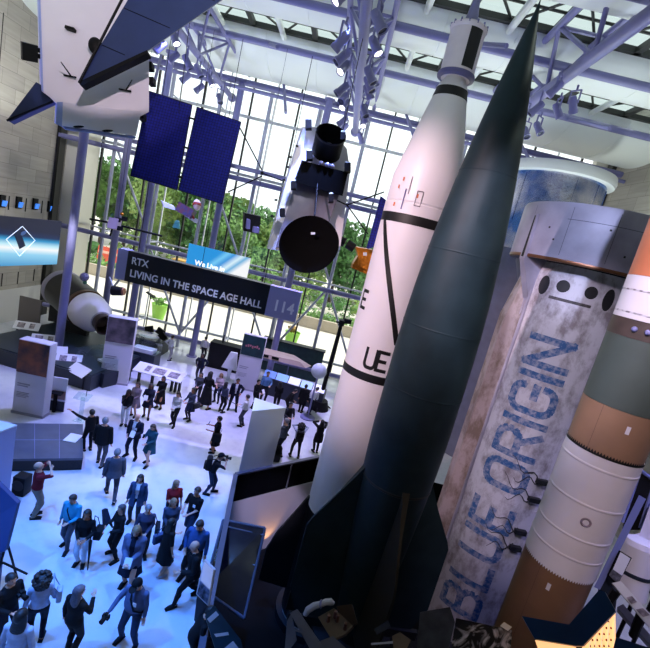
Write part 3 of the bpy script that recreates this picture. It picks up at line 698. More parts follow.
MB().box(V.p(313, 233.5, 1.15), (.12, .06, .05)).build('feed_plate', WHITEM, ob, smooth=0)
for a_, b_ in (((336, 200), (347, 205)), ((347, 205), (384, 192)), ((347, 205), (368, 234))): MB().cyl(V.p(*a_), V.p(*b_), .022, n=8).build('boom_strut', BLK, ob)
V.slab([(382, 197), (386, 200), (377, 246), (368, 249)], -.1, .05, -1.5, -1).build('solar_panel', ARR, ob, smooth=0)
tag(MB().cyl(V.loc+Vector((.3, .1, 1.9)), Vector((-.95, V.loc.y+.4, 15.3)), .012, n=6).build('suspension_cable', BLK), 'thin cable from the roof truss to the black dish satellite', 'cable')

V = View(358, 256, 14.2)
gs = thing('satellite', 'small gold foil satellite with two black cans, beside the black dish', 'satellite', V.loc, rot=V.rot)
V.slab([(356, 247), (373, 250), (369, 271), (353, 264), (358, 256)], .3, .6, -1.5, -1).build('body', GOLD, gs, smooth=0)
V.slab([(353, 264), (369, 271), (366, 274), (352, 268)], .2, .3, -1.5, -1).build('skirt', GOLD, gs, smooth=0)
for a_, b_ in (((338.5, 239.5), (345, 243)), ((347, 243.5), (354.5, 248.5))): MB().cyl(V.p(*a_), V.p(*b_), .15, n=16).build('black_can', BLK, gs)
MB().box(V.p(365, 254, .33), (.12, .1, .03)).build('flag_plate', WHITEM, gs, smooth=0)

# small things hung nearer the glass
V = View(184, 209, 19)
cs = thing('probe', 'small red and white probe with two white paddles, hung under the blue solar array', 'probe', V.loc, rot=V.rot)
MB().box(V.p(186, 211, 0), (.75, .4, .4), Matrix.Rotation(-.5, 3, 'Z')).build('body', mat('probe_dark_red', (96, 50, 44), .5, rgb2=(40, 52, 92), scale=5), cs)
V.slab([(162, 201), (174, 206), (176, 210.5), (164, 207)], 0, .06, -1.5, -1).build('paddle', WHITEM, cs, smooth=0)
V.slab([(186, 217), (190, 215), (198.5, 220), (197, 224)], 0, .06, -1.5, -1).build('paddle', WHITEM, cs, smooth=0)
m = MB(); m.ell(V.p(197, 205, .1), (.17, .25, .17)); m.build('striped_drum', mat('stripe_white', (222, 200, 200), .5), cs)
MB().lathe([(.175, -.06), (.19, -.05), (.19, .05), (.175, .06)], 16, V.p(197, 205, .1), Matrix.Rotation(radians(80), 3, 'X')).build('red_stripe', mat('stripe_red', (150, 44, 34), .5), cs)
MB().cyl(V.p(190, 210), V.p(194, 219), .05).build('leg', mat('stripe_red', (150, 44, 34)), cs)
V = View(177, 224, 21)
t = tag(MB().ell((0, 0, 0), (.14, .14, .2)).lathe([(.14, 0), (.2, -.2)], 12).build('lamp_pod', mat('teal_pod', (70, 150, 140), .5)), 'tiny teal pod hung below the red and white probe', 'pod'); t.location = V.loc
V = View(252.5, 223, 19)
t = thing('camera_box', 'dark square equipment box with pale corner, hung left of the black dish', 'box', V.loc, rot=V.rot)
V.slab([(244.5, 213), (261, 216.5), (259, 234), (244, 231)], 0, .4, -1.5, -1).build('case', BLK, t, smooth=0)
V.slab([(248, 219.5), (250.5, 220), (250, 229), (247, 229)], .03, .03, -1.5, -1).build('lens_strip', STEEL, t, smooth=0)
V.slab([(254.5, 227), (259.5, 228), (258.8, 233.5), (253.5, 232.5)], .03, .03, -1.5, -1).build('corner_plate', STEEL, t, smooth=0)
V = View(117, 225, 20)
t = thing('probe', 'small pinkish probe with four dark panels, hung by the left columns', 'probe', V.loc, rot=V.rot)
MB().box(V.p(114.5, 224, 0), (.42, .5, .4), Matrix.Rotation(-.2, 3, 'Z')).build('body', mat('probe_pink', (168, 148, 160), .5), t)
for x, y in ((118, 219.8), (124.3, 219), (120, 228.5)): MB().box(V.p(x, y, .1), (.26, .2, .04), Matrix.Rotation(-.2, 3, 'Z')).build('panel', BLK, t)
MB().cyl(V.p(90, 219), V.p(112, 223), .05, n=8).build('boom', BLK, t)
MB().cyl(V.p(122, 226), V.p(162, 236), .05, n=8).build('boom', BLK, t)
MB().cyl(V.p(112, 229), V.p(110, 236), .04, n=8).build('leg', BLK, t)
MB().ell(V.p(122, 214, 0), (.08, .08, .08)).build('sensor', GOLD, t)
V = View(117, 291, 20.5)
t = thing('capsule', 'small round copper capsule hung above the white engine cone', 'capsule', V.loc, rot=V.rot)
MB().cyl(V.p(112.5, 290.5), V.p(123, 291.5), .24, .2, 20).build('drum', BLK, t); MB().cyl(V.p(121.5, 291.3), V.p(124.5, 291.7), .205, .17, 20).build('copper_end', mat('copper', (140, 92, 72), .35, metal=.7), t)
MB().cyl(V.p(113, 286), V.p(109.5, 277), .03).build('hanger', WHITEM, t)
V = View(84.5, 277, 20.5)
t = thing('capsule', 'small grey faceted ball hung above the black rocket engine', 'capsule', V.loc, rot=V.rot)
MB().ell((0, 0, 0), (.22, .22, .2), 8).build('ball', mat('ball_grey', (96, 92, 112), .4), t, smooth=0); MB().ell((.02, -.26, 0), (.1, .1, .08), 8).build('green_foot', mat('foot_green', (50, 110, 84), .5), t)

for o_ in list(COL.objects):                        # every small probe hangs on its own thin line
    if o_.parent is None and o_.get('category') in ('probe', 'box', 'capsule', 'pod'):
        L_ = 16.2-o_.location.z; i_ = o_.rotation_euler.to_matrix().inverted()
        MB().cyl(i_ @ Vector((0, 0, .05)), i_ @ Vector((0, 0, L_)), .007, n=6).build('hanging_wire', BLK, o_)
# ------------------------------------------------------------------ hall sign
SB = mat('sign_black', (14, 15, 24), .4); SL = mat('sign_lavender', (150, 150, 192), .45); TXW = mat('sign_white_letters', (240, 240, 244), .5)
a = at(129, 266, 17.2); c = at(268.5, 299, 17.2); e_ = at(299, 306, 17.2); w0 = at(119, 264, 17.2)
def zt(px, py): return at(px, py, 17.2).z
sg = thing('hall_sign', 'long black hanging sign naming the space hall, with a lavender number block', 'sign', ((a.x+c.x)/2, 17.2, (a.z+c.z)/2))
ht = zt(130, 250.5)-zt(128, 281); cx = sg.location.x; cz = sg.location.z
wb = c.x-a.x
MB().box((0, 0, 0), (wb, .45, ht)).build('black_board', SB, sg, smooth=0)
nb_ = MB().box(((c.x+e_.x)/2-cx, 0, 0), (e_.x-c.x, .45, ht)).build('number_block', SL, sg, smooth=0)
MB().box(((w0.x+a.x)/2-cx, 0, 0), (a.x-w0.x, .45, ht)).build('end_block', SL, sg, smooth=0)
def sign_text(txt, size, x, z, par, bold=.006, sp=1.0, xs=.9):
    vs, fs = textmesh(txt, size, bold, .004, sp)
    return MB().add([(x+v.x*xs, -.232-v.z, z+v.y) for v in vs], fs).build('lettering', TXW, par, smooth=0)
sign_text('RTX', .4, -wb/2+.18, .13, sg, .007)
sign_text('LIVING IN THE SPACE AGE HALL', .405, -wb/2+.18, -.38, sg, .010, 1.03)
sign_text('114', .62, c.x-cx+.26, -.32, nb_, .016, 1.05)
for x in (-wb/2+.3, 0, wb/2-.3):
    MB().cyl((x, 0, ht/2), (x, 0, 15.4-cz), .012, n=6).build('suspension_rod', BLK, sg)

# projection screen behind the sign
def screenmat(name, mode):
    m = bpy.data.materials.new(name); m.use_nodes = True; nt = m.node_tree; N = nt.nodes; L = nt.links; b = N['Principled BSDF']
    tc = N.new('ShaderNodeTexCoord'); sx = N.new('ShaderNodeSeparateXYZ'); L.new(tc.outputs['Generated'], sx.inputs[0])
    rp = N.new('ShaderNodeValToRGB'); cr = rp.color_ramp
    src = N.new('ShaderNodeMath'); src.operation = 'MULTIPLY_ADD'
    if mode == 'earth':                             # dark space, glowing limb, blue sea
        L.new(sx.outputs['X'], src.inputs[0]); src.inputs[1].default_value = .10; L.new(sx.outputs['Z'], src.inputs[2])
        st = [(0, (40, 140, 200)), (.3, (150, 215, 245)), (.42, (250, 254, 255)), (.5, (190, 236, 250)), (.6, (40, 150, 205)), (.68, (16, 40, 84)), (.8, (24, 27, 50)), (1, (26, 28, 48))]
    else:
        L.new(sx.outputs['Z'], src.inputs[0]); src.inputs[1].default_value = -.55; L.new(sx.outputs['X'], src.inputs[2])
        st = [(0, (40, 150, 225)), (.1, (120, 205, 250)), (.2, (60, 150, 225)), (.32, (220, 244, 255)), (.4, (110, 180, 225)), (.5, (250, 252, 255)), (1, (255, 255, 255))]
    while len(cr.elements) < len(st): cr.elements.new(.5)
    for e, (p, c) in zip(cr.elements, st): e.position = p; e.color = lin(c)+(1,)
    L.new(src.outputs[0], rp.inputs['Fac']); b.inputs['Base Color'].default_value = (.01, .01, .01, 1)
    L.new(rp.outputs['Color'], b.inputs['Emission Color']); b.inputs['Emission Strength'].default_value = .95; b.inputs['Roughness'].default_value = .5
    return m
p0 = at(189, 246, 23.0); p1 = at(250, 262, 23.0); p2 = at(247, 281, 23.0)
sc_ = thing('projection_screen', 'bright blue and white projection screen just above the hall sign', 'screen', ((p0.x+p1.x)/2, 23.0, (p1.z+p2.z)/2))
MB().box((0, 0, -.25), (p1.x-p0.x, .08, p1.z-p2.z+.9)).build('picture', screenmat('projected_picture', 'beam'), sc_, smooth=0)
vs, fs = textmesh('We Live in', .37, .008, .004)
MB().add([(v.x-1.2, -.05-v.z, v.y-.32) for v in vs], fs).build('lettering', mat('screen_white_text', (255, 255, 255), emit=(255, 255, 255), es=1.), sc_, smooth=0)
MB().cyl((-1.3, 0, .7), (-1.3, 0, 15.3-sc_.location.z), .012, n=6).build('suspension_rod', BLK, sc_)

# left wall screens: large angled one and the row of small ones
q0 = at(0, 211, 14.6); q1 = at(62, 222, 17.4); q2 = at(53, 263, 17.4)
d = (q1-q0); d.z = 0; d.normalize(); cen = q1-d*1.9; hh = q1.z-q2.z
ls = thing('video_screen', 'large angled video screen showing a capsule above the glowing Earth', 'screen', (cen.x, cen.y, (q1.z+q2.z)/2), atan2(d.y, d.x))
MB().box((0, .06, 0), (3.8, .1, hh+.03)).build('picture', screenmat('earth_video', 'earth'), ls, smooth=0)
VW = mat('video_white_line', (230, 245, 255), emit=(230, 245, 255), es=.9); VD = mat('video_dark', (16, 26, 46), emit=(16, 26, 46), es=.8)
m = MB(); dm = [(0.04, .58), (.66, .08), (.04, -.52), (-.58, .08)]
for i in range(4):
    a_, b_ = dm[i], dm[(i+1) % 4]; m.cyl((a_[0]-.0, 0, a_[1]), (b_[0], 0, b_[1]), .012, n=6)
m.build('picture_diamond', VW, ls)
m = MB(); m.box((0, 0, 0), (.27, .02, .62), Matrix.Rotation(radians(-28), 3, 'Y')); m.build('picture_capsule', VD, ls, smooth=0).location = (-.02, 0.0, .08)
MB().ell((.1, -.006, -.17+.5), (.14, .01, .07), 16, Matrix.Rotation(radians(-28), 3, 'Y')).build('picture_capsule_end', mat('video_mid', (60, 86, 120), emit=(60, 86, 120), es=.8), ls)
MB().cyl((1.3, .08, hh/2), (1.3, .08, 7), .015, n=6).build('suspension_rod', BLK, ls)
MB().cyl((-1.3, .08, hh/2), (-1.3, .08, 7), .015, n=6).build('suspension_rod', BLK, ls)
SCB = mat('small_screen_blue', (60, 130, 235), emit=(60, 130, 235), es=.8)
def onwall(px, py):                                 # point on the left wall
    d_ = ray(px, py); return Vector((0, 0, CH))+d_*((XL+.02)/d_.x)
row = ['small blue lit screen on the stone wall, nearest the black window trim', 'small blue lit screen on the stone wall, second from the black window trim',
       'small blue lit screen on the stone wall, third from the black window trim', 'small blue lit screen on the stone wall, farthest from the black window trim']
for i, (x, y) in enumerate(((49.5, 206.5), (34.5, 204), (18, 202.5), (1.5, 201))):
    p = onwall(x, y); t = thing('wall_screen', row[i], 'screen', (XL, p.y, p.z), 0, 'small screens on the stone wall')
    MB().box((.06, 0, 0), (.12, .36, .66)).build('case', BLK, t, smooth=0)
    MB().box((.14, .06, -.1), (.06, .3, .3), Matrix.Rotation(.25, 3, 'Y')).build('display', SCB, t, smooth=0)
for i, (x, y) in enumerate(((42, 207), (26, 205), (9, 203), (34, 275), (18, 278), (2, 280), (17, 232), (17, 296))):
    p = onwall(x, y); tag(MB().box((XL+.015, p.y, p.z), (.03, .05, .75)).build('wall_slot', BLK, smooth=0), 'narrow black vertical slot in the stone wall', 'slot', 'slots in the stone wall')
t = tag(MB().box((XL+.05, onwall(69, 160).y, onwall(69, 160).z), (.1, .2, .4)).build('wall_sensor', BLK), 'small black device on the stone wall edge by the window trim', 'sensor')

# ------------------------------------------------------------------ theatre spotlights on the trusses
LAMP = mat('spot_lens', (255, 250, 240), emit=(255, 250, 240), es=6); LAMPOFF = mat('spot_lens_dark', (60, 62, 80), .2)
def make_spot(lit):
    t = thing('spotlight', 'x', 'spotlight', (0, 0, 0), 0, 'theatre spotlights on the roof trusses')
    M = Matrix.Rotation(radians(-38), 3, 'X')
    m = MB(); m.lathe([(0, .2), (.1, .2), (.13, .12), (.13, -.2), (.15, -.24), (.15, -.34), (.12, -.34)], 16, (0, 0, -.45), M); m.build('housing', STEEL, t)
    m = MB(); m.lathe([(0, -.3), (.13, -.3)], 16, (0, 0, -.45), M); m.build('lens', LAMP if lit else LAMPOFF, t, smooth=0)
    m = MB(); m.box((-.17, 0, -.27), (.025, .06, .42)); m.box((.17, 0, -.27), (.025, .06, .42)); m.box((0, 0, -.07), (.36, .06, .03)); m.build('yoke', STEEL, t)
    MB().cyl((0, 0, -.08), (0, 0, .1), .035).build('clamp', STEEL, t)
    return t
protos = {True: make_spot(True), False: make_spot(False)}; used = set()
spots = []
for x, z, tr in ((-.95, 15.3, 'overhead truss left of the white rocket'), (-8.3, 15.5, 'overhead truss beside the solar array'), (5.9, 16.2, 'overhead truss beyond the green rocket tip')):
    n_ = 0
    for y in (11.5, 13.2, 14.6, 15.8, 17.0, 18.4, 19.7, 21.2, 23.0):
        for s in (-1, 1):
            if (x == 5.9 and (y < 15 or n_ > 7)): continue
            spots.append((x+s*.42, y+.25*s, z, s, n_)); n_ += 1
for i, (x, y, z, s, n_) in enumerate(spots):
    lit = i % 3 == 0
    t = protos[lit] if lit not in used else dup(protos[lit]); used.add(lit)
    t.location = (x, y, z-.1-.28*((i*7) % 3)/2); t.rotation_euler = (0, 0, s*rnd.uniform(.2, 2.2)); t['label'] = ('lit' if lit else 'unlit')+' lavender theatre spotlight clamped under a roof truss'
    t['group'] = ('lit' if lit else 'unlit')+' theatre spotlights on the roof trusses'
# ------------------------------------------------------------------ outside the glass wall
gr = MB().box((0, 130, -.15), (240, 202.6, .2)).build('ground_plaza', mat('pale_plaza', (214, 208, 196), .8, var=.06, scale=.3), smooth=0); struct(gr)
LEAF = [mat('leaf_%s' % n, c, .6, var=.35, scale=.6, spec=.2) for n, c in (('a', (104, 140, 78)), ('b', (78, 118, 66)), ('c', (134, 160, 92)))]
BARK = mat('bark', (86, 70, 56), .8)
def leaf_cloud(seed, rad, n, size, lobes=8, flat=.75):
    r = random.Random(seed); m = MB(); cs = [(Vector((r.gauss(0, .45)*rad[0], r.gauss(0, .45)*rad[1], r.uniform(-.65, .75)*rad[2])), r.uniform(.35, .6)) for _ in range(lobes)]
    m.ell((0, 0, 0), (rad[0]*.45, rad[1]*.45, rad[2]*.5), 8)
    for _ in range(n):
        c, k = r.choice(cs); d = Vector((r.gauss(0, 1), r.gauss(0, 1), r.gauss(0, 1))).normalized(); q = r.uniform(.75, 1.05)
        p = c+Vector((d.x*rad[0]*k*q, d.y*rad[1]*k*q, d.z*rad[2]*k*flat*q))
        u = Vector((r.gauss(0, 1), r.gauss(0, 1), r.gauss(0, 1))).normalized(); v = u.orthogonal().normalized(); s = size*r.uniform(.6, 1.3)
        m.add([p-u*s, p+v*s*.6, p+u*s, p-v*s*.6], [(0, 1, 2, 3)])
    return m
protos_t = []
def tree(px, Y, h, wd, k, lb):
    p = at(px, 240, Y)
    t = thing('tree', lb, 'tree', (p.x, Y, -.05), rnd.uniform(0, 6), 'trees beyond the plaza')
    leaf_cloud(k*5+1, (wd*1.15, wd, h*.46), 4200, .3*wd/4, 16).build('foliage', LEAF[k % 3], t, smooth=0, loc=(0, 0, h*.58))
    MB().cyl((0, 0, 0), (0, 0, h*.5), .3, .16, 10).build('trunk', BARK, t)
    return t
kinds = ['tall dark leafy tree', 'broad mid green tree', 'pale green loose tree']
spec = [(100, 62, 11.6, 4.6), (124, 70, 12.6, 5), (150, 60, 10.6, 4.2), (172, 74, 12.5, 5.2), (196, 64, 10.8, 4.6), (220, 72, 11.6, 5), (246, 60, 9.4, 4.2), (268, 70, 10.6, 5),
        (292, 62, 9.8, 4.4), (318, 74, 12.2, 5.4), (344, 64, 12, 4.6), (372, 70, 12.5, 5), (398, 62, 12, 4.4), (425, 70, 12.5, 5), (86, 76, 13, 5.4), (60, 68, 12, 5), (470, 66, 12, 5), (520, 70, 12, 5)]
wh = ['seen far left through the glass by the pale jamb', 'behind the left steel columns', 'above the pink barriers left of the solar array', 'below the left panel of the solar array', 'above the probe with white paddles',
      'below the right panel of the solar array', 'behind the hung dark equipment box', 'left of the black dish satellite', 'behind the black dish', 'behind the gold foil satellite',
      'just left of the white rocket', 'half hidden by the left edge of the white rocket', 'hidden behind the white rocket body', 'behind the white and green rockets', 'at the far left behind the engine column', 'beyond the left jamb', 'behind the green rocket', 'behind the booster']
for i, (px, Y, h, wd) in enumerate(spec[:12]): tree(px, Y, h, wd, i, kinds[i % 3]+', '+wh[i])
HEDGE = mat('hedge_green', (112, 150, 84), .7, var=.4, scale=3, spec=.2)
WALLST = mat('planter_stone', (176, 164, 146), .8, var=.05, scale=1)
# planter wall with shrubs on top
struct(MB().box((-4, 43.2, .5), (64, .5, 1.1)).build('wall_planter', WALLST, smooth=0))
for i, px in enumerate(range(76, 380, 16)):
    p = at(px, 300, 45)
    t = tag(leaf_cloud(100+i, (1.5, 1.2, .95), 260, .16, 5).build('shrub', HEDGE, smooth=0), 'leafy green shrub planted behind the low plaza wall', 'shrub', 'shrubs behind the plaza wall'); t.location = (p.x, 45.2+(i % 3)*.5, .75)
for i, px in enumerate(range(80, 380, 22)):
    p = at(px, 280, 52)
    t = tag(leaf_cloud(140+i, (2.0, 1.4, 1.3), 300, .2, 5).build('shrub', LEAF[(i+1) % 3], smooth=0), 'bushy taller shrub standing between the plaza wall and the trees', 'shrub', 'taller shrubs before the trees'); t.location = (p.x, 54+(i % 3)*.8, 1.2)
RB = mat('barrier_red', (232, 92, 66), .6)
lbs = ['orange red road barrier farthest left beyond the plaza', 'orange red road barrier second from the left beyond the plaza', 'orange red road barrier third from the left beyond the plaza', 'orange red road barrier partly behind the hall sign end']
for i, px in enumerate((106, 122, 158, 169)):
    p = at(px, 243, 50); t = thing('road_barrier', lbs[i], 'barrier', (p.x, 50, -.05))
    m = MB(); m.hexa([(-.75, -.3, 0), (.75, -.3, 0), (.75, .3, 0), (-.75, .3, 0)], [(-.75, -.12, 2.1), (.75, -.12, 2.1), (.75, .12, 2.1), (-.75, .12, 2.1)]); m.build('block', RB, t, smooth=0)
    MB().box((0, -.24, 1.5), (1.2, .1, .3)).build('pale_stripe', mat('barrier_pale', (240, 190, 170), .6), t, smooth=0)
POT = mat('lime_pot', (140, 196, 76), .45)
for px, py, lb in ((158, 318, 'lime green plant pot outside, under the hall sign'), (290, 345, 'lime green plant pot outside, beside the number block column')):
    p = fl(px, py); t = thing('plant_pot', lb, 'plant pot', (p.x, max(p.y, 30.6), -.05))
    MB().lathe([(0, 0), (.42, 0), (.62, 1.15), (.66, 1.2), (.6, 1.2), (.55, 1.05), (0, 1.0)], 28).build('pot', POT, t)
    leaf_cloud(int(px), (.6, .6, .45), 140, .12, 4).build('plant', HEDGE if px < 200 else mat('dry_plant', (160, 130, 70), .7, var=.3, scale=4), t, smooth=0, loc=(0, 0, 1.5))
tag(MB().box((at(196, 290, 47).x, 47.2, 1.6), (6, 1.5, 3)).build('kiosk_hut', mat('ochre', (190, 150, 80), .7)), 'small ochre hut beyond the plaza wall, seen under the sign', 'hut')
# ------------------------------------------------------------------ exhibits on the hall floor
KW = mat('kiosk_white', (206, 204, 214), .5); KS = mat('kiosk_blue_side', (150, 160, 205), .5); KG = mat('text_grey', (150, 148, 160), .6)
NAV = mat('plinth_navy', (26, 34, 48), .45); GLS = glassmat('case_glass', (.85, .93, .95), .1)
READ = mat('reader_white', (214, 216, 224), .4); PHOTO = mat('photo_grey', (84, 80, 92), .5, rgb2=(160, 150, 158), scale=9)
def local(t):                                      # child building in the thing's own frame
    return t
def picmat(name, a, b_, sc=4.): return mat(name, a, .45, rgb2=b_, scale=sc)
def kiosk(base, rz, w, d, h, pic, picfrac, lb, texts=((.42, .5), (.39, .42), (.3, .5), (.28, .46), (.26, .5), (.24, .4))):
    t = thing('info_kiosk', lb, 'display kiosk', (base.x, base.y, 0), rz)
    MB().box((0, d/2, h/2), (w, d, h), bev=.01).build('body', KW, t)
    MB().box((0, d/2, .05), (w+.06, d+.06, .1)).build('plinth', KG, t, smooth=0)
    ph = h*picfrac
    MB().box((0, -.012, h-ph/2-.03), (w-.04, .025, ph)).build('picture', pic, t, smooth=0)
    for k, (zf, wf) in enumerate(texts):
        MB().box((-w/2+.1+wf*w*.5*.8, -.004, h*zf), (wf*w*.8, .01, .025 if k > 1 else .045)).build('text_line', KG, t, smooth=0)
    return t
b0 = (fl(10, 420)+fl(36, 412))/2
k1 = kiosk(fl(27, 415.5), radians(4), 1.15, .45, 3.0, picmat('nebula_picture', (46, 30, 54), (150, 86, 60), 1.6), .42, 'white kiosk with a dark orange nebula picture, beside the low black stage')
k2 = kiosk(fl(113, 384), radians(16), 1.25, .45, 3.35, picmat('spacecraft_picture', (40, 36, 44), (120, 104, 112), 1.6), .36, 'white kiosk with a dark spacecraft picture, in front of the white engine cone')
k3 = kiosk(fl(244, 390), radians(2), 1.25, .3, 3.2, picmat('teal_picture', (16, 44, 50), (30, 66, 68), 2), .36, 'white kiosk with a dark teal crowd picture, under the hall sign number block')
for i in range(7): MB().box((-.38+i*.12, -.03, 2.55+.03*(i % 3)), (.08, .02, .1+.05*(i % 2))).build('picture_figure', mat('pink_figures', (176, 110, 112), .5), k3, smooth=0)
# large white panel at the pit edge
t = thing('partition_panel', 'tall blank white wedge shaped panel standing at the corner of the pit', 'panel', (0, 0, 0))
A_ = fl(234, 497); B_ = fl(270, 482); T_ = 3.3
p1 = at(249.6, 404.5, A_.y); nrm = (B_-A_); nrm.z = 0; nrm.normalize(); nn = Vector((nrm.y, -nrm.x, 0))
A_ = fl(231, 503)+Vector((.02, .14, 0)); B_ = A_+(Vector((PITB[0], PITB[1], 0))-Vector((PITA[0], PITA[1], 0))).normalized()*1.35; C_ = A_+Vector((-.15, 1.1, 0))
t.location = A_
MB().hexa([Vector((0, 0, 0)), B_-A_, C_-A_], [Vector((0, 0, T_)), B_-A_+Vector((0, 0, T_)), C_-A_+Vector((0, 0, T_))]).build('body', KW, t, smooth=0)
MB().hexa([Vector((-.01, -.01, T_)), B_-A_+Vector((.01, 0, T_)), C_-A_+Vector((-.01, .01, T_))], [Vector((-.01, -.01, T_+.03)), B_-A_+Vector((.01, 0, T_+.03)), C_-A_+Vector((-.01, .01, T_+.03))]).build('top_cap', READ, t, smooth=0)

# low stage with folding deck
c0, c1, c2, c3 = fl(83, 458, .45), fl(83, 424, .45), fl(8, 423, .45), fl(8, 459, .45)
st = thing('stage', 'low black stage platform with a sheet of paper on top, beside the white kiosk', 'stage', (c0.x, c0.y, 0))
P4 = [Vector((q.x-c0.x, q.y-c0.y, 0)) for q in (c0, c1, c2, c3)]
up = Vector((0, 0, 1))
MB().hexa([q+up*.37 for q in P4], [q+up*.45 for q in P4]).build('deck', mat('stage_deck_grey', (70, 76, 92), .35, var=.1, scale=3), st, smooth=0)
MB().hexa([q*.985+up*.02 for q in P4], [q*.985+up*.37 for q in P4]).build('skirt', mat('stage_skirt', (16, 18, 26), .7, bump=.6, bscale=12), st, smooth=0)
for f_ in (.33, .66):
    a_ = P4[0]+(P4[3]-P4[0])*f_; b_ = P4[1]+(P4[2]-P4[1])*f_; MB().cyl(a_+up*.452, b_+up*.452, .008, n=6).build('deck_seam', STEEL, st)
a_ = (P4[0]+P4[1])/2; b_ = (P4[2]+P4[3])/2; MB().cyl(a_+up*.452, b_+up*.452, .008, n=6).build('deck_seam', STEEL, st)
q = fl(73, 438, .45); t = tag(MB().box((0, 0, .004), (.42, .55, .008), Matrix.Rotation(.1, 3, 'Z')).build('paper_sheet', READ, smooth=0), 'pale paper sheet lying on the black stage', 'paper'); t.location = (q.x, q.y, .452)
q = fl(76, 424, .45); t = thing('clear_lectern', 'clear acrylic lectern standing on the back corner of the stage', 'lectern', (q.x, q.y+.25, .452))
MB().box((0, 0, .03), (.4, .3, .03)).build('base', GLS, t, smooth=0); MB().box((0, 0, .5), (.16, .04, .95)).build('post', GLS, t, smooth=0); MB().box((0, -.03, 1.02), (.56, .38, .025), Matrix.Rotation(.35, 3, 'X')).build('top', GLS, t, smooth=0)
MB().cyl((.1, 0, 1.05), (.14, -.06, 1.35), .012).build('microphone', BLK, t)
# leaflet stand next to the kiosk
q = fl(42, 413); t = thing('leaflet_stand', 'small white panel stand with a brown picture beside the nebula kiosk', 'stand', (q.x+.3, q.y+.4, 0), .2)
MB().box((0, 0, .95), (.6, .06, 1.0)).build('panel', READ, t, smooth=0); MB().box((0, -.035, .72), (.56, .02, .36)).build('picture', picmat('brown_picture', (110, 70, 60), (160, 130, 120)), t, smooth=0)
MB().box((0, 0, .23), (.56, .05, .45)).build('base', NAV, t, smooth=0)
q = fl(50, 411); t = thing('barrier_post', 'short black T shaped reader post beside the nebula kiosk', 'post', (q.x+.15, q.y, 0)); MB().box((0, 0, .4), (.1, .1, .8)).build('post', BLK, t, smooth=0); MB().box((0, 0, .84), (.5, .2, .05), Matrix.Rotation(.3, 3, 'X')).build('top', BLK, t, smooth=0)

# foreground kiosk and dark blue board at the frame's left edge
q = fl(12, 480); t = thing('display_wall', 'tall pale blue angled display wall cut by the picture edge, in front of the stage', 'panel', (-8.0, 10.3, 0), 0)
tp = [at(0, 396, 10.5), at(21, 412, 10.9), at(0, 412, 9.4)]
P3 = [Vector((-.9, .3, 0)), Vector((.52, .3, 0)), Vector((.3, -.75, 0)), Vector((-.9, -.95, 0))]
MB().hexa(P3, [v+up*2.4 for v in P3]).build('body', KS, t, smooth=0)
MB().hexa([v*1.02+up*2.4 for v in P3], [v*1.02+up*2.44 for v in P3]).build('top_cap', READ, t, smooth=0)
V = View(6, 500, 9.3)
t = thing('banner_screen', 'big dark blue banner board on a black tripod, at the lower left picture edge', 'board', (V.loc.x, V.loc.y, 0))
q = V.loc
MB().hexa([Vector((-.9, -.5, 1.15)), Vector((.17, -.12, 1.1)), Vector((.17, 0, 1.1)), Vector((-.9, -.3, 1.15))], [Vector((-.9, .3, 2.7)), Vector((.02, .35, 1.95)), Vector((.02, .45, 1.95)), Vector((-.9, .4, 2.7))]).build('board', mat('banner_blue', (30, 52, 98), .5), t, smooth=0)
MB().hexa([Vector((-.9, -.4, .05)), Vector((.1, -.1, .05)), Vector((.1, -.04, .05)), Vector((-.9, -.34, .05))], [Vector((-.9, -.4, 1.12)), Vector((.1, -.1, 1.08)), Vector((.1, -.04, 1.08)), Vector((-.9, -.34, 1.12))]).build('lower_board', mat('banner_lower_blue', (40, 62, 112), .5), t, smooth=0)
for a_, b_ in (((.12, -.05, 1.1), (.05, -.25, 0)), ((.12, -.05, .75), (.62, .05, .5)), ((.12, -.05, .75), (-.25, -.1, .45)), ((.12, .05, 1.1), (.2, .35, 0))): MB().cyl(a_, b_, .025).build('tripod_leg', BLK, t)
q = fl(16, 497); t = thing('speaker_box', 'small black loudspeaker box on the floor beside the stage', 'speaker', (q.x, q.y+.2, 0)); MB().box((0, 0, .3), (.36, .34, .6), bev=.02).build('cabinet', BLK, t); MB().lathe([(.0, .02), (.14, .0), (.17, .01)], 20, (0, -.175, .35), Matrix.Rotation(radians(90), 3, 'X')).build('cone', DARK, t)

# rocket engine stage on its plinth
e0 = at(62, 288, 24.6); e1 = at(97, 318, 22.0)
pl = thing('plinth', 'wide dark plinth under the black rocket engine', 'plinth', (0, 0, 0))
pp = [fl(50, 392), fl(83, 402), fl(118, 372), fl(60, 342), fl(20, 355)]
pc = sum(pp, Vector())/5; pl.location = (-12.6, 21.4, 0)
MB().box((0, 0, .35), (6.4, 5.6, .7), Matrix.Rotation(radians(-6), 3, 'Z')).build('deck', NAV, pl, smooth=0)
MB().box((0, 0, .72), (6.2, 5.4, .04), Matrix.Rotation(radians(-6), 3, 'Z')).build('top_sheet', mat('plinth_top', (34, 48, 58), .4), pl, smooth=0)
ax = (e1-e0).normalized(); eng = thing('rocket_engine', 'black cylindrical rocket stage with a white engine cone, lying on the dark plinth', 'rocket stage', e0)
M = ax.to_track_quat('Z', 'Y').to_matrix(); LL = (e1-e0).length; r = 1.08
hull = mat('hull_black', (14, 15, 22), .35, var=.15, scale=2)
MB().lathe([(0, -.1), (r*.8, -.1), (r, .1), (r, LL*.62), (r*.96, LL*.66)], 40, (0, 0, 0), M).build('hull', hull, eng)
MB().lathe([(r+.005, -.02), (r+.03, .02), (r+.03, .42), (r+.005, .46)], 40, (0, 0, 0), M).build('end_ring', mat('end_ring_grey', (150, 146, 170), .4), eng)
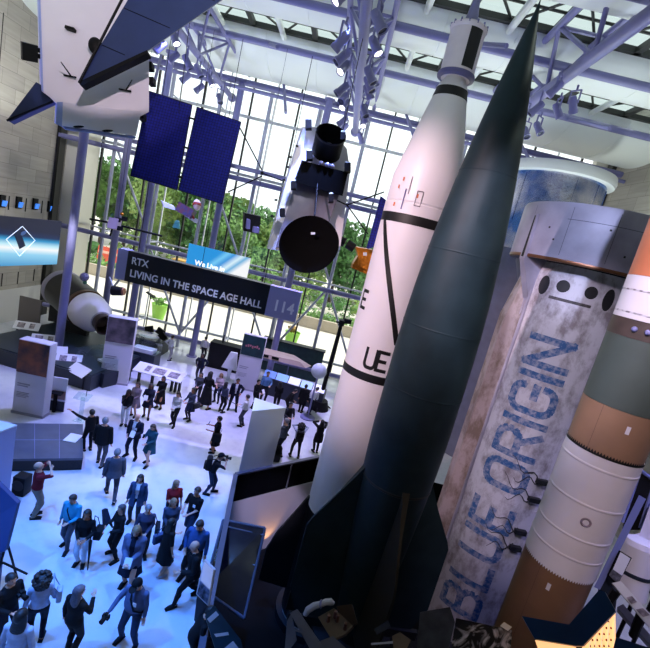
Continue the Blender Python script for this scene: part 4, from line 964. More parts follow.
MB().lathe([(r*.95, LL*.64), (r*.98, LL*.72), (r*.9, LL*.73)], 40, (0, 0, 0), M).build('copper_ring', mat('copper_dark', (92, 66, 50), .4, metal=.5), eng)
MB().lathe([(r*.9, LL*.7), (r*.93, LL*.78), (r*.84, LL*.95), (r*.5, LL*1.1), (r*.42, LL*1.1)], 40, (0, 0, 0), M).build('white_cone', PANW, eng)
MB().lathe([(r*.3, LL*1.06), (r*.42, LL*1.1), (r*.5, LL*1.22), (r*.44, LL*1.22), (r*.3, LL*1.1), (0, LL*1.08)], 32, (0, 0, 0), M).build('nozzle', mat('nozzle_bronze', (58, 44, 36), .4, metal=.6), eng)
for k in range(6):
    a_ = 2*pi*k/6; MB().cyl(M @ Vector((r*.86*cos(a_), r*.86*sin(a_), -.1)), M @ Vector((r*.6*cos(a_), r*.6*sin(a_), -.65)), .05).build('strut', hull, eng)
MB().ell(M @ Vector((0, 0, -.55)), (.35, .35, .35), 14).build('tank_ball', hull, eng)
for f_ in (.12, .5):
    q = e0+(e1-e0)*f_; MB().box((q.x-e0.x, q.y-e0.y, (.74-e0.z+q.z-r*.7-e0.z)/2), (1.5, .3, max(.2, q.z-r*.7-.74))).build('cradle', DARK, eng, smooth=0)
q = fl(30, 345, 2); t = tag(MB().box((0, 0, .8), (1.2, .08, 1.6)).build('info_board', mat('bronze_board', (96, 90, 88), .5), smooth=0), 'brown grey info board at the far end of the plinth, by the stone wall', 'board'); p = at(32, 290, 22.5); t.location = (p.x, p.y, .74)

# slanted reader panels round the plinth
def reader(px, py, rz, w, lb, leg=.8, cat='reader panel', tilt=.6, dd=.55, pic=True):
    p = fl(px, py, leg); t = thing('reader_panel', lb, cat, (p.x, p.y, 0), rz)
    MB().box((0, 0, leg), (w, dd, .05), Matrix.Rotation(tilt, 3, 'X')).build('top', READ, t, smooth=0)
    if pic:
        MB().box((-w*.22, -.02, leg+.03-.0), (w*.28, dd*.6, .02), Matrix.Rotation(tilt, 3, 'X')).build('photo', PHOTO, t, smooth=0)
        MB().box((w*.2, -.02, leg+.03), (w*.2, dd*.6, .02), Matrix.Rotation(tilt, 3, 'X')).build('photo', PHOTO, t, smooth=0)
    for s in (-1, 1): MB().box((s*w*.36, .05, leg/2-.03), (.08, .12, leg-.06)).build('leg', BLK, t, smooth=0)
    return t
reader(56, 351, radians(35), 1.0, 'small white reader panel at the foot of the thick engine column', pic=False)
reader(69, 359, radians(25), 1.1, 'white reader panel with two photos, in front of the engine plinth')
reader(79, 370, radians(-25), 1.1, 'white reader panel nearest the glass case, in front of the engine plinth', pic=False)
reader(27, 326, radians(20), 1.2, 'white reader panel on the left side of the engine plinth, behind the nebula kiosk', leg=.9)
reader(45, 339, radians(28), 1.2, 'white reader panel right behind the nebula kiosk top', leg=.9)
q = fl(83, 382); t = thing('display_case', 'dark glass topped display case between the engine plinth and the white kiosk', 'display case', (q.x+.3, q.y+1.0, 0), radians(-22))
MB().box((0, 0, .35), (2.2, 1.6, .7)).build('base', NAV, t, smooth=0); MB().box((0, 0, 1.0), (2.1, 1.5, .6)).build('glass_cover', GLS, t, smooth=0); MB().box((.3, .1, .9), (.9, .6, .1)).build('lit_model', READ, t, smooth=0)

# desk exhibits by the window left of centre
q = fl(160, 372, .85); t = thing('display_table', 'long white topped display table behind the dark dressed women, by the window', 'table', (q.x, q.y, 0), radians(-3))
MB().box((0, 0, .85), (2.5, .75, .05), Matrix.Rotation(.35, 3, 'X')).build('top', READ, t, smooth=0)
for x, w_ in ((-.6, .25), (0, .6), (.75, .5)): MB().box((x, -.03, .89), (w_, .4, .02), Matrix.Rotation(.35, 3, 'X')).build('photo', PHOTO, t, smooth=0)
for x in (-1.05, -.35, .7, .9, 1.1): MB().box((x, .05, .4), (.08, .2, .8)).build('leg', BLK, t, smooth=0)
q = fl(132, 368); t = thing('display_case', 'dark display case with a white model, right of the spacecraft kiosk', 'display case', (q.x+.3, q.y+.6, 0)); MB().box((0, 0, .45), (1.5, .9, .9)).build('base', NAV, t, smooth=0); MB().box((0, -.05, 1.0), (1.1, .6, .2)).build('white_model', READ, t, smooth=0); MB().box((.1, .1, 1.3), (1.3, .7, .7)).build('glass_cover', GLS, t, smooth=0)
q = fl(146, 352); t = thing('lander_model', 'spindly white and black lander model on a dark table, under the lime pot', 'model', (q.x, q.y+.5, 0))
MB().box((0, 0, .4), (1.9, 1.2, .8)).build('table', DARK, t, smooth=0); MB().lathe([(0, 0), (.5, .02), (.7, .12), (.5, .2), (0, .2)], 20, (-.1, 0, .85)).build('disc', READ, t)
for x, y, z_ in ((.4, .2, 1.25), (-.35, .3, 1.2), (.75, -.2, 1.1)): MB().box((x, y, z_), (.5, .12, .4), Matrix.Rotation(x, 3, 'Y')).build('panel', BLK, t, smooth=0)
for k in range(4): MB().cyl((-.1, 0, 1.1), (-.1+.8*cos(k*1.57+.5), .5*sin(k*1.57+.5), .82), .025).build('leg', STEEL, t)
p = at(150, 300, 26); t = thing('floor_lamp', 'black flat head lamp pole by the lime pot', 'lamp', (p.x, 26, 0)); MB().cyl((0, 0, 0), (0, 0, 3.3), .03).build('pole', BLK, t); MB().box((0, 0, 3.3), (.6, .3, .05), Matrix.Rotation(.4, 3, 'Y')).build('head', BLK, t, smooth=0); MB().cyl((0, 0, 0), (0, 0, .03), .22).build('base', BLK, t)

# dark cases and long desk by the window right of centre
q = fl(219, 372); t = thing('display_case', 'black display case behind the crowd, left of the teal kiosk', 'display case', (q.x, q.y+.8, 0)); MB().box((0, 0, .8), (1.9, .8, 1.6)).build('case', BLK, t, smooth=0); MB().cyl((-.3, 0, 1.6), (-.3, 0, 2.1), .04).build('mast', BLK, t)
q = fl(226, 382); t = tag(MB().hexa([Vector((-.5, 0, .7)), Vector((.4, -.1, .7)), Vector((.4, .05, .7)), Vector((-.5, .15, .7))], [Vector((-.15, 0, 1.7)), Vector((.25, -.1, 1.75)), Vector((.25, .05, 1.75)), Vector((-.15, .15, 1.7))]).hexa([Vector((-.1, 0, 0)), Vector((.1, 0, 0)), Vector((.1, .1, 0)), Vector((-.1, .1, 0))], [Vector((-.1, 0, .75)), Vector((.1, 0, .75)), Vector((.1, .1, .75)), Vector((-.1, .1, .75))]).build('easel_board', READ, smooth=0), 'white leaning easel board among the crowd, left of the teal kiosk', 'board'); t.location = (q.x, q.y+.3, 0)
q = fl(292, 402); dk = thing('reception_desk', 'long navy desk with a row of lit blue and white panels, by the window', 'desk', (q.x-.1, q.y+.4, 0), radians(-8))
MB().box((0, 0, .5), (3.6, .9, 1.0)).build('body', NAV, dk, smooth=0)
for i, c_ in enumerate(((90, 130, 200), (120, 170, 230), (220, 228, 240), (150, 190, 235), (226, 230, 240))):
    MB().box((-1.45+i*.72, -.2, 1.12), (.66, .5, .05), Matrix.Rotation(.7, 3, 'X')).build('lit_panel', mat('lit_panel_%d' % i, c_, .4, emit=c_, es=.35), dk, smooth=0)
q = fl(283, 378); t = thing('display_wall', 'tall dark teal display wall behind the long navy desk', 'display wall', (q.x+.2, q.y+.9, 0)); MB().box((0, 0, 1.05), (4.0, .4, 2.1)).build('body', mat('teal_wall', (24, 46, 52), .5, rgb2=(40, 70, 74), scale=2), t, smooth=0); MB().box((0, -.05, 2.13), (4.1, .6, .06)).build('top_rail', DARK, t, smooth=0)
p = at(275, 357, 24.3); t = thing('aircraft_model', 'tan wide winged craft model lying above the teal display wall', 'model', (p.x, 24.3, p.z))
m = MB(); m.hexa([Vector((-1.7, 0, .1)), Vector((-1.0, -.7, 0)), Vector((1.9, -.5, -.05)), Vector((2.2, 0, 0)), Vector((1.2, .7, 0)), Vector((-1.0, .7, 0))], [Vector((-1.6, 0, .2)), Vector((-.9, -.6, .22)), Vector((1.5, -.4, .2)), Vector((1.9, 0, .1)), Vector((1, .6, .22)), Vector((-.9, .6, .22))]); m.build('hull', mat('tan_hull', (170, 150, 136), .5), t, smooth=0)
for x in (-.5, .1): MB().box((x, -.64, .13), (.4, .06, .14)).build('window_strip', BLK, t, smooth=0)
for x in (-.9, .9): MB().cyl((x, 0, 0), (x, 0, -p.z), .04).build('support', STEEL, t)
p = at(319, 371, 21.2); t = thing('globe', 'white moon globe on a stand beside the black camera mast', 'globe', (p.x, 21.2, 0)); MB().ell((0, 0, p.z), (.4, .4, .4), 28).build('ball', mat('globe_grey', (186, 196, 204), .5, var=.12, scale=3), t); MB().cyl((0, 0, 0), (0, 0, p.z-.35), .05).build('stand', STEEL, t); MB().cyl((0, 0, 0), (0, 0, .05), .4, n=24).build('base', STEEL, t)
q = fl(318, 408); p = at(341, 325, q.y); t = thing('camera_mast', 'tall black leaning camera crane mast left of the white rocket', 'mast', (q.x, q.y, 0))
d_ = Vector((p.x-q.x, 0, p.z)); MB().cyl((0, 0, .2), d_, .13, .1, 12).build('arm', BLK, t)
MB().cyl((0, 0, 0), (0, 0, .5), .6, .45, 20).build('base', BLK, t); MB().box(d_+Vector((0, 0, .15)), (.3, .6, .28)).build('camera', BLK, t, smooth=0); MB().box(d_+Vector((.3, 0, .3)), (.4, .2, .2)).build('lens_box', BLK, t, smooth=0); MB().cyl(d_+Vector((-.3, 0, .1)), d_+Vector((.5, 0, .2)), .04).build('bracket', BLK, t)
for k in range(3): MB().cyl((0, 0, .5), (.75*cos(k*2.1+.4), .75*sin(k*2.1+.4), .04), .04).build('leg', BLK, t)

# ------------------------------------------------------------------ guard rails round the pit
RGL = mat('dark_guard_glass', (12, 13, 18), .12); RAILW = mat('rail_grey', (74, 74, 90), .4)
def guard(a_, b_, lb, n_=3, h=1.08):
    a_ = Vector((a_[0], a_[1], 0)); b_ = Vector((b_[0], b_[1], 0)); t = thing('guard_rail', lb, 'railing', a_); d_ = b_-a_
    nn_ = Vector((-d_.y, d_.x, 0)).normalized()
    for i in range(n_):
        p_ = d_*(i/n_); q_ = d_*((i+.985)/n_)
        MB().hexa([p_+up*.02, q_+up*.02, q_+nn_*.03+up*.02, p_+nn_*.03+up*.02], [p_+up*(h-.03), q_+up*(h-.03), q_+nn_*.03+up*(h-.03), p_+nn_*.03+up*(h-.03)]).build('dark_panel', RGL, t, smooth=0)
    for i in range(n_+1): MB().box(d_*(i/n_)+up*h/2, (.045, .045, h)).build('post', RAILW, t, smooth=0)
    MB().hexa([-nn_*.05+up*(h-.02), d_-nn_*.05+up*(h-.02), d_+nn_*.09+up*(h-.02), nn_*.09+up*(h-.02)], [-nn_*.05+up*(h+.03), d_-nn_*.05+up*(h+.03), d_+nn_*.09+up*(h+.03), nn_*.09+up*(h+.03)]).build('handrail', RAILW, t, smooth=0)
    return t
guard(PIT[0], PIT[1], 'dark glass guard rail along the far edge of the pit, left of the white rocket')
guard((-.25, 3), PITA, 'dark glass guard rail along the crowd side of the pit', 6)
guard((7.05, 3), (7.05, 7.6), 'dark guard rail along the right edge of the pit by the reader panels', 3)
t = tag(MB().cyl((0, 0, 0), (0, 0, .1), .07, .05, 12).build('uplight', mat('uplight_body', (40, 36, 34), .4), smooth=40), 'small pit uplight throwing an orange glow up the pale pit wall', 'light'); t.location = (.25, 14.6, PITZ)
# framed dark stair screens inside the pit
t = thing('stair_screen', 'dark framed glass screen of two panes descending into the pit', 'screen', (-.75, 12.2, 0))
V = View(236, 560, 11.5)
cs_ = [V.p(*q)+V.loc-t.location if False else (V.loc+CAMROT @ V.p(*q, z)) - t.location for q, z in (((223, 520), -.6), ((265, 528), -.4), ((244, 618), .9), ((204, 590), .9))]
d3 = Vector((.04, -.02, -.04))
MB().hexa(cs_, [c_+d3 for c_ in cs_]).build('pane', mat('screen_pane', (14, 15, 26), .1), t, smooth=0)
for i in range(4): MB().cyl(cs_[i], cs_[(i+1) % 4], .035, n=8).build('frame_bar', RAILW, t)
MB().cyl(cs_[0]*.55+cs_[3]*.45, cs_[1]*.55+cs_[2]*.45, .025, n=8).build('cross_bar', RAILW, t)
MB().cyl(cs_[0]*.9+cs_[3]*.1+Vector((.02, 0, .03)), cs_[1]*.9+cs_[2]*.1+Vector((.02, 0, .03)), .02, n=8).build('cross_bar', RAILW, t)

# information desk strip at the crowd side of the pit, bottom edge
t = thing('info_lightbox', 'upright lit white lightbox beside the walking bald man, at the pit rail', 'lightbox', (0, 0, 0))
V = View(206, 585, 8.9); t.location = V.loc; t.rotation_euler = V.rot.to_euler()
V.slab([(204, 560), (214, 570), (208, 606), (196, 594)], 0, .18, 2, -1).build('body', KW, t, smooth=0)
V.slab([(204.3, 561), (213.3, 570), (210, 590), (200.5, 580)], .012, .01).build('lit_face', mat('lit_face', (206, 212, 232), .5, emit=(206, 212, 232), es=.25), t, smooth=0)
V.slab([(200.3, 581), (209.5, 590.6), (207.3, 604), (197, 594)], .012, .01).build('picture', picmat('box_picture', (24, 28, 44), (120, 130, 160), 9), t, smooth=0)
V.slab([(197, 596), (208, 606), (206, 640), (194, 620)], -.05, .12, 2, -1).build('foot', NAV, t, smooth=0)
V = View(226, 635, 7.9)
t = thing('reader_panel', 'slanted dark teal reader panel at the pit rail, bottom edge of the view', 'reader panel', V.loc, rot=V.rot)
V.slab([(205, 616), (214, 605), (241, 640), (246, 660), (220, 664)], 0, .06, 0, 1).build('top', mat('reader_teal', (26, 58, 74), .4, var=.2, scale=3), t, smooth=0)
V.slab([(207, 619), (216, 611), (219, 615), (210, 623)], .01, .01).build('photo', READ, t, smooth=0)
V.slab([(214, 634), (228, 632), (229, 635), (216, 637)], .01, .01).build('rocket_drawing', READ, t, smooth=0)
V.slab([(222, 650), (233, 641), (240, 650), (230, 662)], .01, .01).build('white_card', READ, t, smooth=0)
V.slab([(210, 625), (240, 650), (244, 690), (214, 680)], -.15, .1).build('stand', BLK, t, smooth=0)

# ------------------------------------------------------------------ dim exhibits at the foot of the dark green rocket
def at_floor(px, py, z): p_ = fl(px, py, z); return p_
BEI = mat('beige_model', (128, 112, 96), .6, var=.15, scale=3); PALE = mat('pale_grey_model', (120, 118, 128), .5)
V = View(300, 625, 7.2)
t = thing('display_truss', 'grey folded truss frame of a display below the dark green rocket', 'display', V.loc, rot=V.rot)
V.slab([(290, 613), (297, 609), (332, 660), (318, 664)], 0, .15, 1, 1).build('rail', PALE, t, smooth=0); V.slab([(287, 621), (291.5, 613), (297, 640), (284, 657)], -.1, .12).build('rail', PALE, t, smooth=0)
V.slab([(293, 628), (306, 632), (306.5, 634.5), (293, 630.5)], .05, .06).build('cross_bar', PALE, t, smooth=0)
V.slab([(296, 656), (312, 650), (318, 690), (296, 690)], -.1, .2).build('foot', DARK, t, smooth=0)
V = View(320, 604, 7.6)
t = thing('white_hose', 'curved white hose lying over the truss frame below the green rocket', 'hose', V.loc, rot=V.rot)
MB().tube([V.p(305, 615), V.p(308, 610), V.p(314, 606), V.p(321, 604), V.p(326, 602), V.p(331, 602), V.p(334, 603.5)], [.04, .06, .06, .05, .055, .06, .03], 10).build('hose', mat('hose_white', (170, 170, 186), .5), t)
MB().lathe([(.06, -.02), (.075, 0), (.06, .02)], 14, V.p(321, 604), Matrix.Rotation(radians(80), 3, 'Y')).build('coupling', STEEL, t)
V = View(336, 625, 7.3)
t = thing('lander_model', 'beige boxy lander model with brown fittings, below the green rocket', 'model', V.loc, rot=V.rot)
V.slab([(318, 617), (334, 608), (353, 626), (345, 634), (332, 640)], 0, .12, 1, 2).build('plate', BEI, t, smooth=0)
V.slab([(320, 641), (333, 636), (348, 650), (352, 690), (322, 690)], .05, .2, 1, 2).build('front_plate', PALE, t, smooth=0)
V.slab([(336, 606), (352, 604), (357, 622), (349, 628)], -.15, .15, 1, 2).build('side_box', mat('dark_brown_model', (60, 46, 40), .6), t, smooth=0)
for x, y in ((335, 617), (337, 621), (328, 621), (345, 629)): MB().cyl(V.p(x, y, 0), V.p(x+1, y-6, .05), .035, .025, 10).build('fitting', mat('brown_fitting', (86, 50, 40), .5), t)
V = View(385, 632, 7.0)
t = thing('sloping_panel', 'dark sloping display panel with a thin pale edge, left of the Earth picture', 'panel', V.loc, rot=V.rot)
V.slab([(374, 629), (388, 620), (391, 627), (377, 635)], 0, .05).build('panel', mat('dim_panel_blue', (44, 48, 66), .3), t, smooth=0); V.slab([(371, 643), (393, 641), (393, 643.5), (371, 645)], .1, .05).build('pale_edge', READ, t, smooth=0); V.slab([(392, 636), (400, 632), (411, 640), (405, 652), (394, 652)], .1, .1).build('pale_corner', BEI, t, smooth=0)
V.slab([(376, 646), (398, 646), (398, 690), (378, 690)], -.05, .2).build('stand', DARK, t, smooth=0)
# Earth picture
V = View(475, 640, 6.6)
t = thing('earth_picture', 'tilted display board with a cloudy black and white Earth photograph', 'picture board', V.loc, rot=V.rot)
EM = bpy.data.materials.new('earth_cloud_print'); EM.use_nodes = True; nt = EM.node_tree; N = nt.nodes; L = nt.links; b = N['Principled BSDF']
tc = N.new('ShaderNodeTexCoord'); nz = N.new('ShaderNodeTexNoise'); nz.inputs['Scale'].default_value = 3.2; nz.inputs['Detail'].default_value = 9; nz.inputs['Distortion'].default_value = 2.2
rp = N.new('ShaderNodeValToRGB'); rp.color_ramp.elements[0].position = .47; rp.color_ramp.elements[0].color = lin((12, 14, 24))+(1,); rp.color_ramp.elements[1].position = .62; rp.color_ramp.elements[1].color = lin((196, 196, 214))+(1,)
L.new(tc.outputs['Object'], nz.inputs['Vector']); L.new(nz.outputs['Fac'], rp.inputs['Fac']); L.new(rp.outputs['Color'], b.inputs['Base Color']); b.inputs['Roughness'].default_value = .45
V.slab([(456, 618), (512, 630), (508, 690), (444, 690)], 0, .06, 0, 1).build('board', EM, t, smooth=0)
V.slab([(508, 690), (444, 690), (450, 720), (505, 720)], -.1, .3).build('stand', DARK, t, smooth=0)
t = tag(View(508, 625, 6.55).slab([(504, 622), (512, 627), (508, 631), (500, 626)], 0, .02).build('card', READ, smooth=0), 'tiny white card at the corner of the Earth picture board', 'card'); t.location = View(508, 625, 6.55).loc; t.rotation_euler = CAMROT.to_euler()
# grey scuffed plinth at left of it
V = View(430, 630, 7.4); t = tag(V.slab([(420, 612), (450, 607), (455, 622), (444, 670), (415, 670)], 0, .4).build('scuffed_plinth', mat('scuffed_grey', (88, 84, 90), .6, var=.3, scale=4), smooth=0), 'scuffed grey plinth block beside the Earth picture board', 'plinth'); t.location = V.loc; t.rotation_euler = CAMROT.to_euler()

# ------------------------------------------------------------------ probe with blue panels and an orange lit lattice
V = View(585, 622, 5.2)
t = thing('panel_probe', 'probe with dark blue solar panels over a glowing orange lattice body', 'probe', V.loc, rot=V.rot)
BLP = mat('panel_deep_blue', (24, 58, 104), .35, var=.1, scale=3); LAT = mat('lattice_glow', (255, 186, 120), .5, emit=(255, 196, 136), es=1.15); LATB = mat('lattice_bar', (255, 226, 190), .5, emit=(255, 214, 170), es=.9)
V.slab([(522, 616), (569, 624.5), (583, 646), (576, 646), (535, 639)], .1, .04, 0, 1).build('solar_panel', BLP, t, smooth=0)
V.slab([(569, 624.5), (599, 590), (605, 592), (615.5, 611), (583, 646)], .12, .05, 1, 1).build('solar_panel', BLP, t, smooth=0)
V.slab([(616, 637), (650, 648), (690, 664), (690, 700), (600, 700)], .3, .05, 1, 1).build('solar_panel', BLP, t, smooth=0)
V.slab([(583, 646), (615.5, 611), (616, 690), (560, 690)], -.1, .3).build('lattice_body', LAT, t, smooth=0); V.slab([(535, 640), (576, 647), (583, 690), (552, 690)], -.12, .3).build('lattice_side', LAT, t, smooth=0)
DOT = mat('lattice_hole', (150, 92, 50), .6)
for i in range(7):
    for j in range(7):
        x = 588+i*4.6+(j % 2)*2.2; y = 616+j*6
        if x < 613 and (x-583)*1.0+(y-646)*.9 > 4: MB().ell(V.p(x, y, -.085), (.011, .016, .01), 8).build('lattice_knob', DOT, t)
for i in range(5):
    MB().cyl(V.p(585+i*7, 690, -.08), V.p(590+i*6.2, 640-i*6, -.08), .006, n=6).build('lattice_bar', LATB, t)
MB().cyl(V.p(585, 690, -.3), V.p(585, 690, -.3)+CAMROT.inverted() @ Vector((0, 0, -(V.loc+CAMROT @ V.p(585, 690, -.3)).z+PITZ)), .15).build('stand', DARK, t)

# ------------------------------------------------------------------ exhibits on the right
q = fl(612, 640); LAVC = mat('lavender_post', (110, 120, 172), .4)
V = View(612, 520, 7.9)
t = thing('info_lightbox', 'leaning blue framed display board with a dark photo, right of the banded missile', 'board', V.loc, rot=V.rot)
V.slab([(594, 587), (600, 590), (646, 499), (639, 495)], 0, .1).build('edge_post', LAVC, t, smooth=0)
V.slab([(607, 575), (619, 550), (632, 558), (617, 586)], .05, .04).build('frame', BLK, t, smooth=0); V.slab([(612.5, 570), (620.5, 552), (630.5, 558.5), (622, 576)], .06, .01).build('paper', READ, t, smooth=0); V.slab([(609, 575), (612.5, 569), (622.5, 576), (617.5, 584)], .061, .01).build('photo', picmat('mono_photo', (40, 40, 48), (120, 120, 130), 9), t, smooth=0)
V.slab([(600, 578), (607, 572), (618, 588), (612, 640), (590, 640)], -.1, .2).build('base', NAV, t, smooth=0)
V = View(636, 470, 9.2)
t = thing('display_case', 'black display case with a blue frame at the right edge, behind the missile', 'display case', V.loc, rot=V.rot)
V.slab([(628, 500), (640, 470), (655, 480), (640, 530), (622, 530)], 0, .5).build('case', BLK, t, smooth=0)
for a_, b_ in (((640, 470), (655, 481)), ((640, 470), (622, 522)), ((655, 481), (640, 528))): MB().cyl(V.p(*a_), V.p(*b_), .04, n=8).build('frame_bar', LAVC, t)
V = View(628, 570, 8.6)
t = thing('spacecraft_model', 'white rounded capsule cylinder model at the right edge, behind the reader strip', 'model', V.loc, rot=V.rot)
MB().cyl(V.p(628, 594), V.p(640, 546), .3, .3, 28).build('cylinder', KW, t); MB().lathe([(.3, 0), (.27, .1), (.16, .15), (0, .17)], 28, V.p(640, 546), (V.p(640, 546)-V.p(628, 594)).to_track_quat('Z', 'Y').to_matrix()).build('dome', KW, t)
MB().lathe([(.302, -.04), (.31, -.03), (.31, .03), (.302, .04)], 28, V.p(633.5, 572), (V.p(640, 546)-V.p(628, 594)).to_track_quat('Z', 'Y').to_matrix()).build('band', NAV, t)
V = View(645, 535, 8.8)
t = thing('spacecraft_model', 'pale finned model at the right picture edge, above the white capsule cylinder', 'model', V.loc, rot=V.rot)
V.slab([(631, 535), (640, 533), (652, 500), (660, 500), (660, 545), (640, 541)], 0, .3).build('body', KW, t, smooth=0)
V = View(634, 600, 7.2)
t = thing('reader_panel', 'long sloping white reader strip with dark photos, lower right', 'reader panel', V.loc, rot=V.rot)
V.slab([(612, 583), (621, 581), (652, 616), (662, 640), (650, 628)], 0, .05, 0, 1).build('top', READ, t, smooth=0)
for qd in ([(626.5, 597.5), (632, 596), (637, 602), (631.5, 604)], [(636, 609.5), (643, 608), (650, 615), (643, 617)]): V.slab(qd, .012, .01).build('photo', PHOTO, t, smooth=0)
for a_, b_ in (((617, 590), (607, 604)), ((641, 615), (633, 636))): MB().cyl(V.p(*a_, -.1), V.p(*b_, -.25), .07, n=8).build('leg', BLK, t)
MB().hexa(V.poly([(617, 607), (623, 604), (655, 640), (655, 650)], -.3), V.poly([(617, 612), (623, 609), (655, 646), (655, 656)], -.4)).build('foot_rail', PALE, t, smooth=0)
V = View(642, 570, 8.8)
t = thing('bench', 'dark bench with an orange edge at the right picture edge', 'bench', V.loc, rot=V.rot)
V.slab([(638, 575), (644, 560), (665, 590), (660, 610)], -.2, .2).build('seat', DARK, t, smooth=0)
for x_, y_ in ((645, 575), (655, 595)):
    a_ = V.p(x_, y_, -.3); MB().cyl(a_, a_+CAMROT.inverted() @ Vector((0, 0, -(V.loc+CAMROT @ a_).z)), .04, n=8).build('leg', BLK, t)
V.slab([(640, 573), (644.5, 561), (646, 563), (641.5, 575)], -.19, .02).build('orange_edge', mat('orange_edge', (200, 130, 80), .5), t, smooth=0)
# ------------------------------------------------------------------ visitors
import numpy as np
SKINS = {'l': (206, 160, 136), 'm': (168, 118, 92), 'd': (96, 64, 50)}
def cmat(rgb, rough=.8):
    rgb = tuple(int(c*(.8 if max(rgb) < 170 else .92)) for c in rgb)
    return mat('cloth_%02x%02x%02x' % tuple(rgb), rgb, rough, var=.1, scale=14, bump=.15, bscale=60, spec=.2)
def skinmat(k): return mat('skin_'+k, SKINS[k], .55, spec=.3)
def ik(S_, T, a, b, pole):
    d = T-S_; l = d.length
    if l > (a+b)*.995: T = S_+d*((a+b)*.995/l); d = T-S_; l = d.length
    l = max(l, abs(a-b)+.01); d.normalize(); x = (a*a-b*b+l*l)/(2*l); h = sqrt(max(0, a*a-x*x))
    pv = (pole-d*pole.dot(d))
    if pv.length < 1e-4: pv = d.orthogonal()
    return S_+d*x+pv.normalized()*h, T
def remesh(mb, vox):
    me = bpy.data.meshes.new('tmp'); me.from_pydata([tuple(p) for p in mb.v], [], mb.f)
    o = bpy.data.objects.new('tmp', me); COL.objects.link(o)
    md = o.modifiers.new('r', 'REMESH'); md.mode = 'VOXEL'; md.voxel_size = vox; md.use_smooth_shade = True
    sm = o.modifiers.new('s', 'SMOOTH'); sm.factor = .5; sm.iterations = 2
    dg = bpy.context.evaluated_depsgraph_get(); r = bpy.data.meshes.new_from_object(o.evaluated_get(dg), depsgraph=dg)
    bpy.data.objects.remove(o); bpy.data.meshes.remove(me); return r
def capd(P, a, b, ra, rb):
    a = np.array(a); b = np.array(b); d = b-a; t = np.clip(((P-a)@d)/max(1e-9, d@d), 0, 1)
    return np.linalg.norm(P-(a+t[:, None]*d), axis=1)-(ra+(rb-ra)*t)
POSES = {'down': (.25, -.03, .80), 'clasp': (.045, -.25, 1.02), 'phone': (.08, -.31, 1.24), 'camera': (.07, -.23, 1.56), 'pocket': (.21, -.05, .92),
         'hold': (.13, -.28, 1.08), 'strap': (.11, -.17, 1.25), 'hip': (.24, .0, 1.0), 'chin': (.05, -.2, 1.42), 'behind': (.08, .16, .95)}
PEOPLE = []
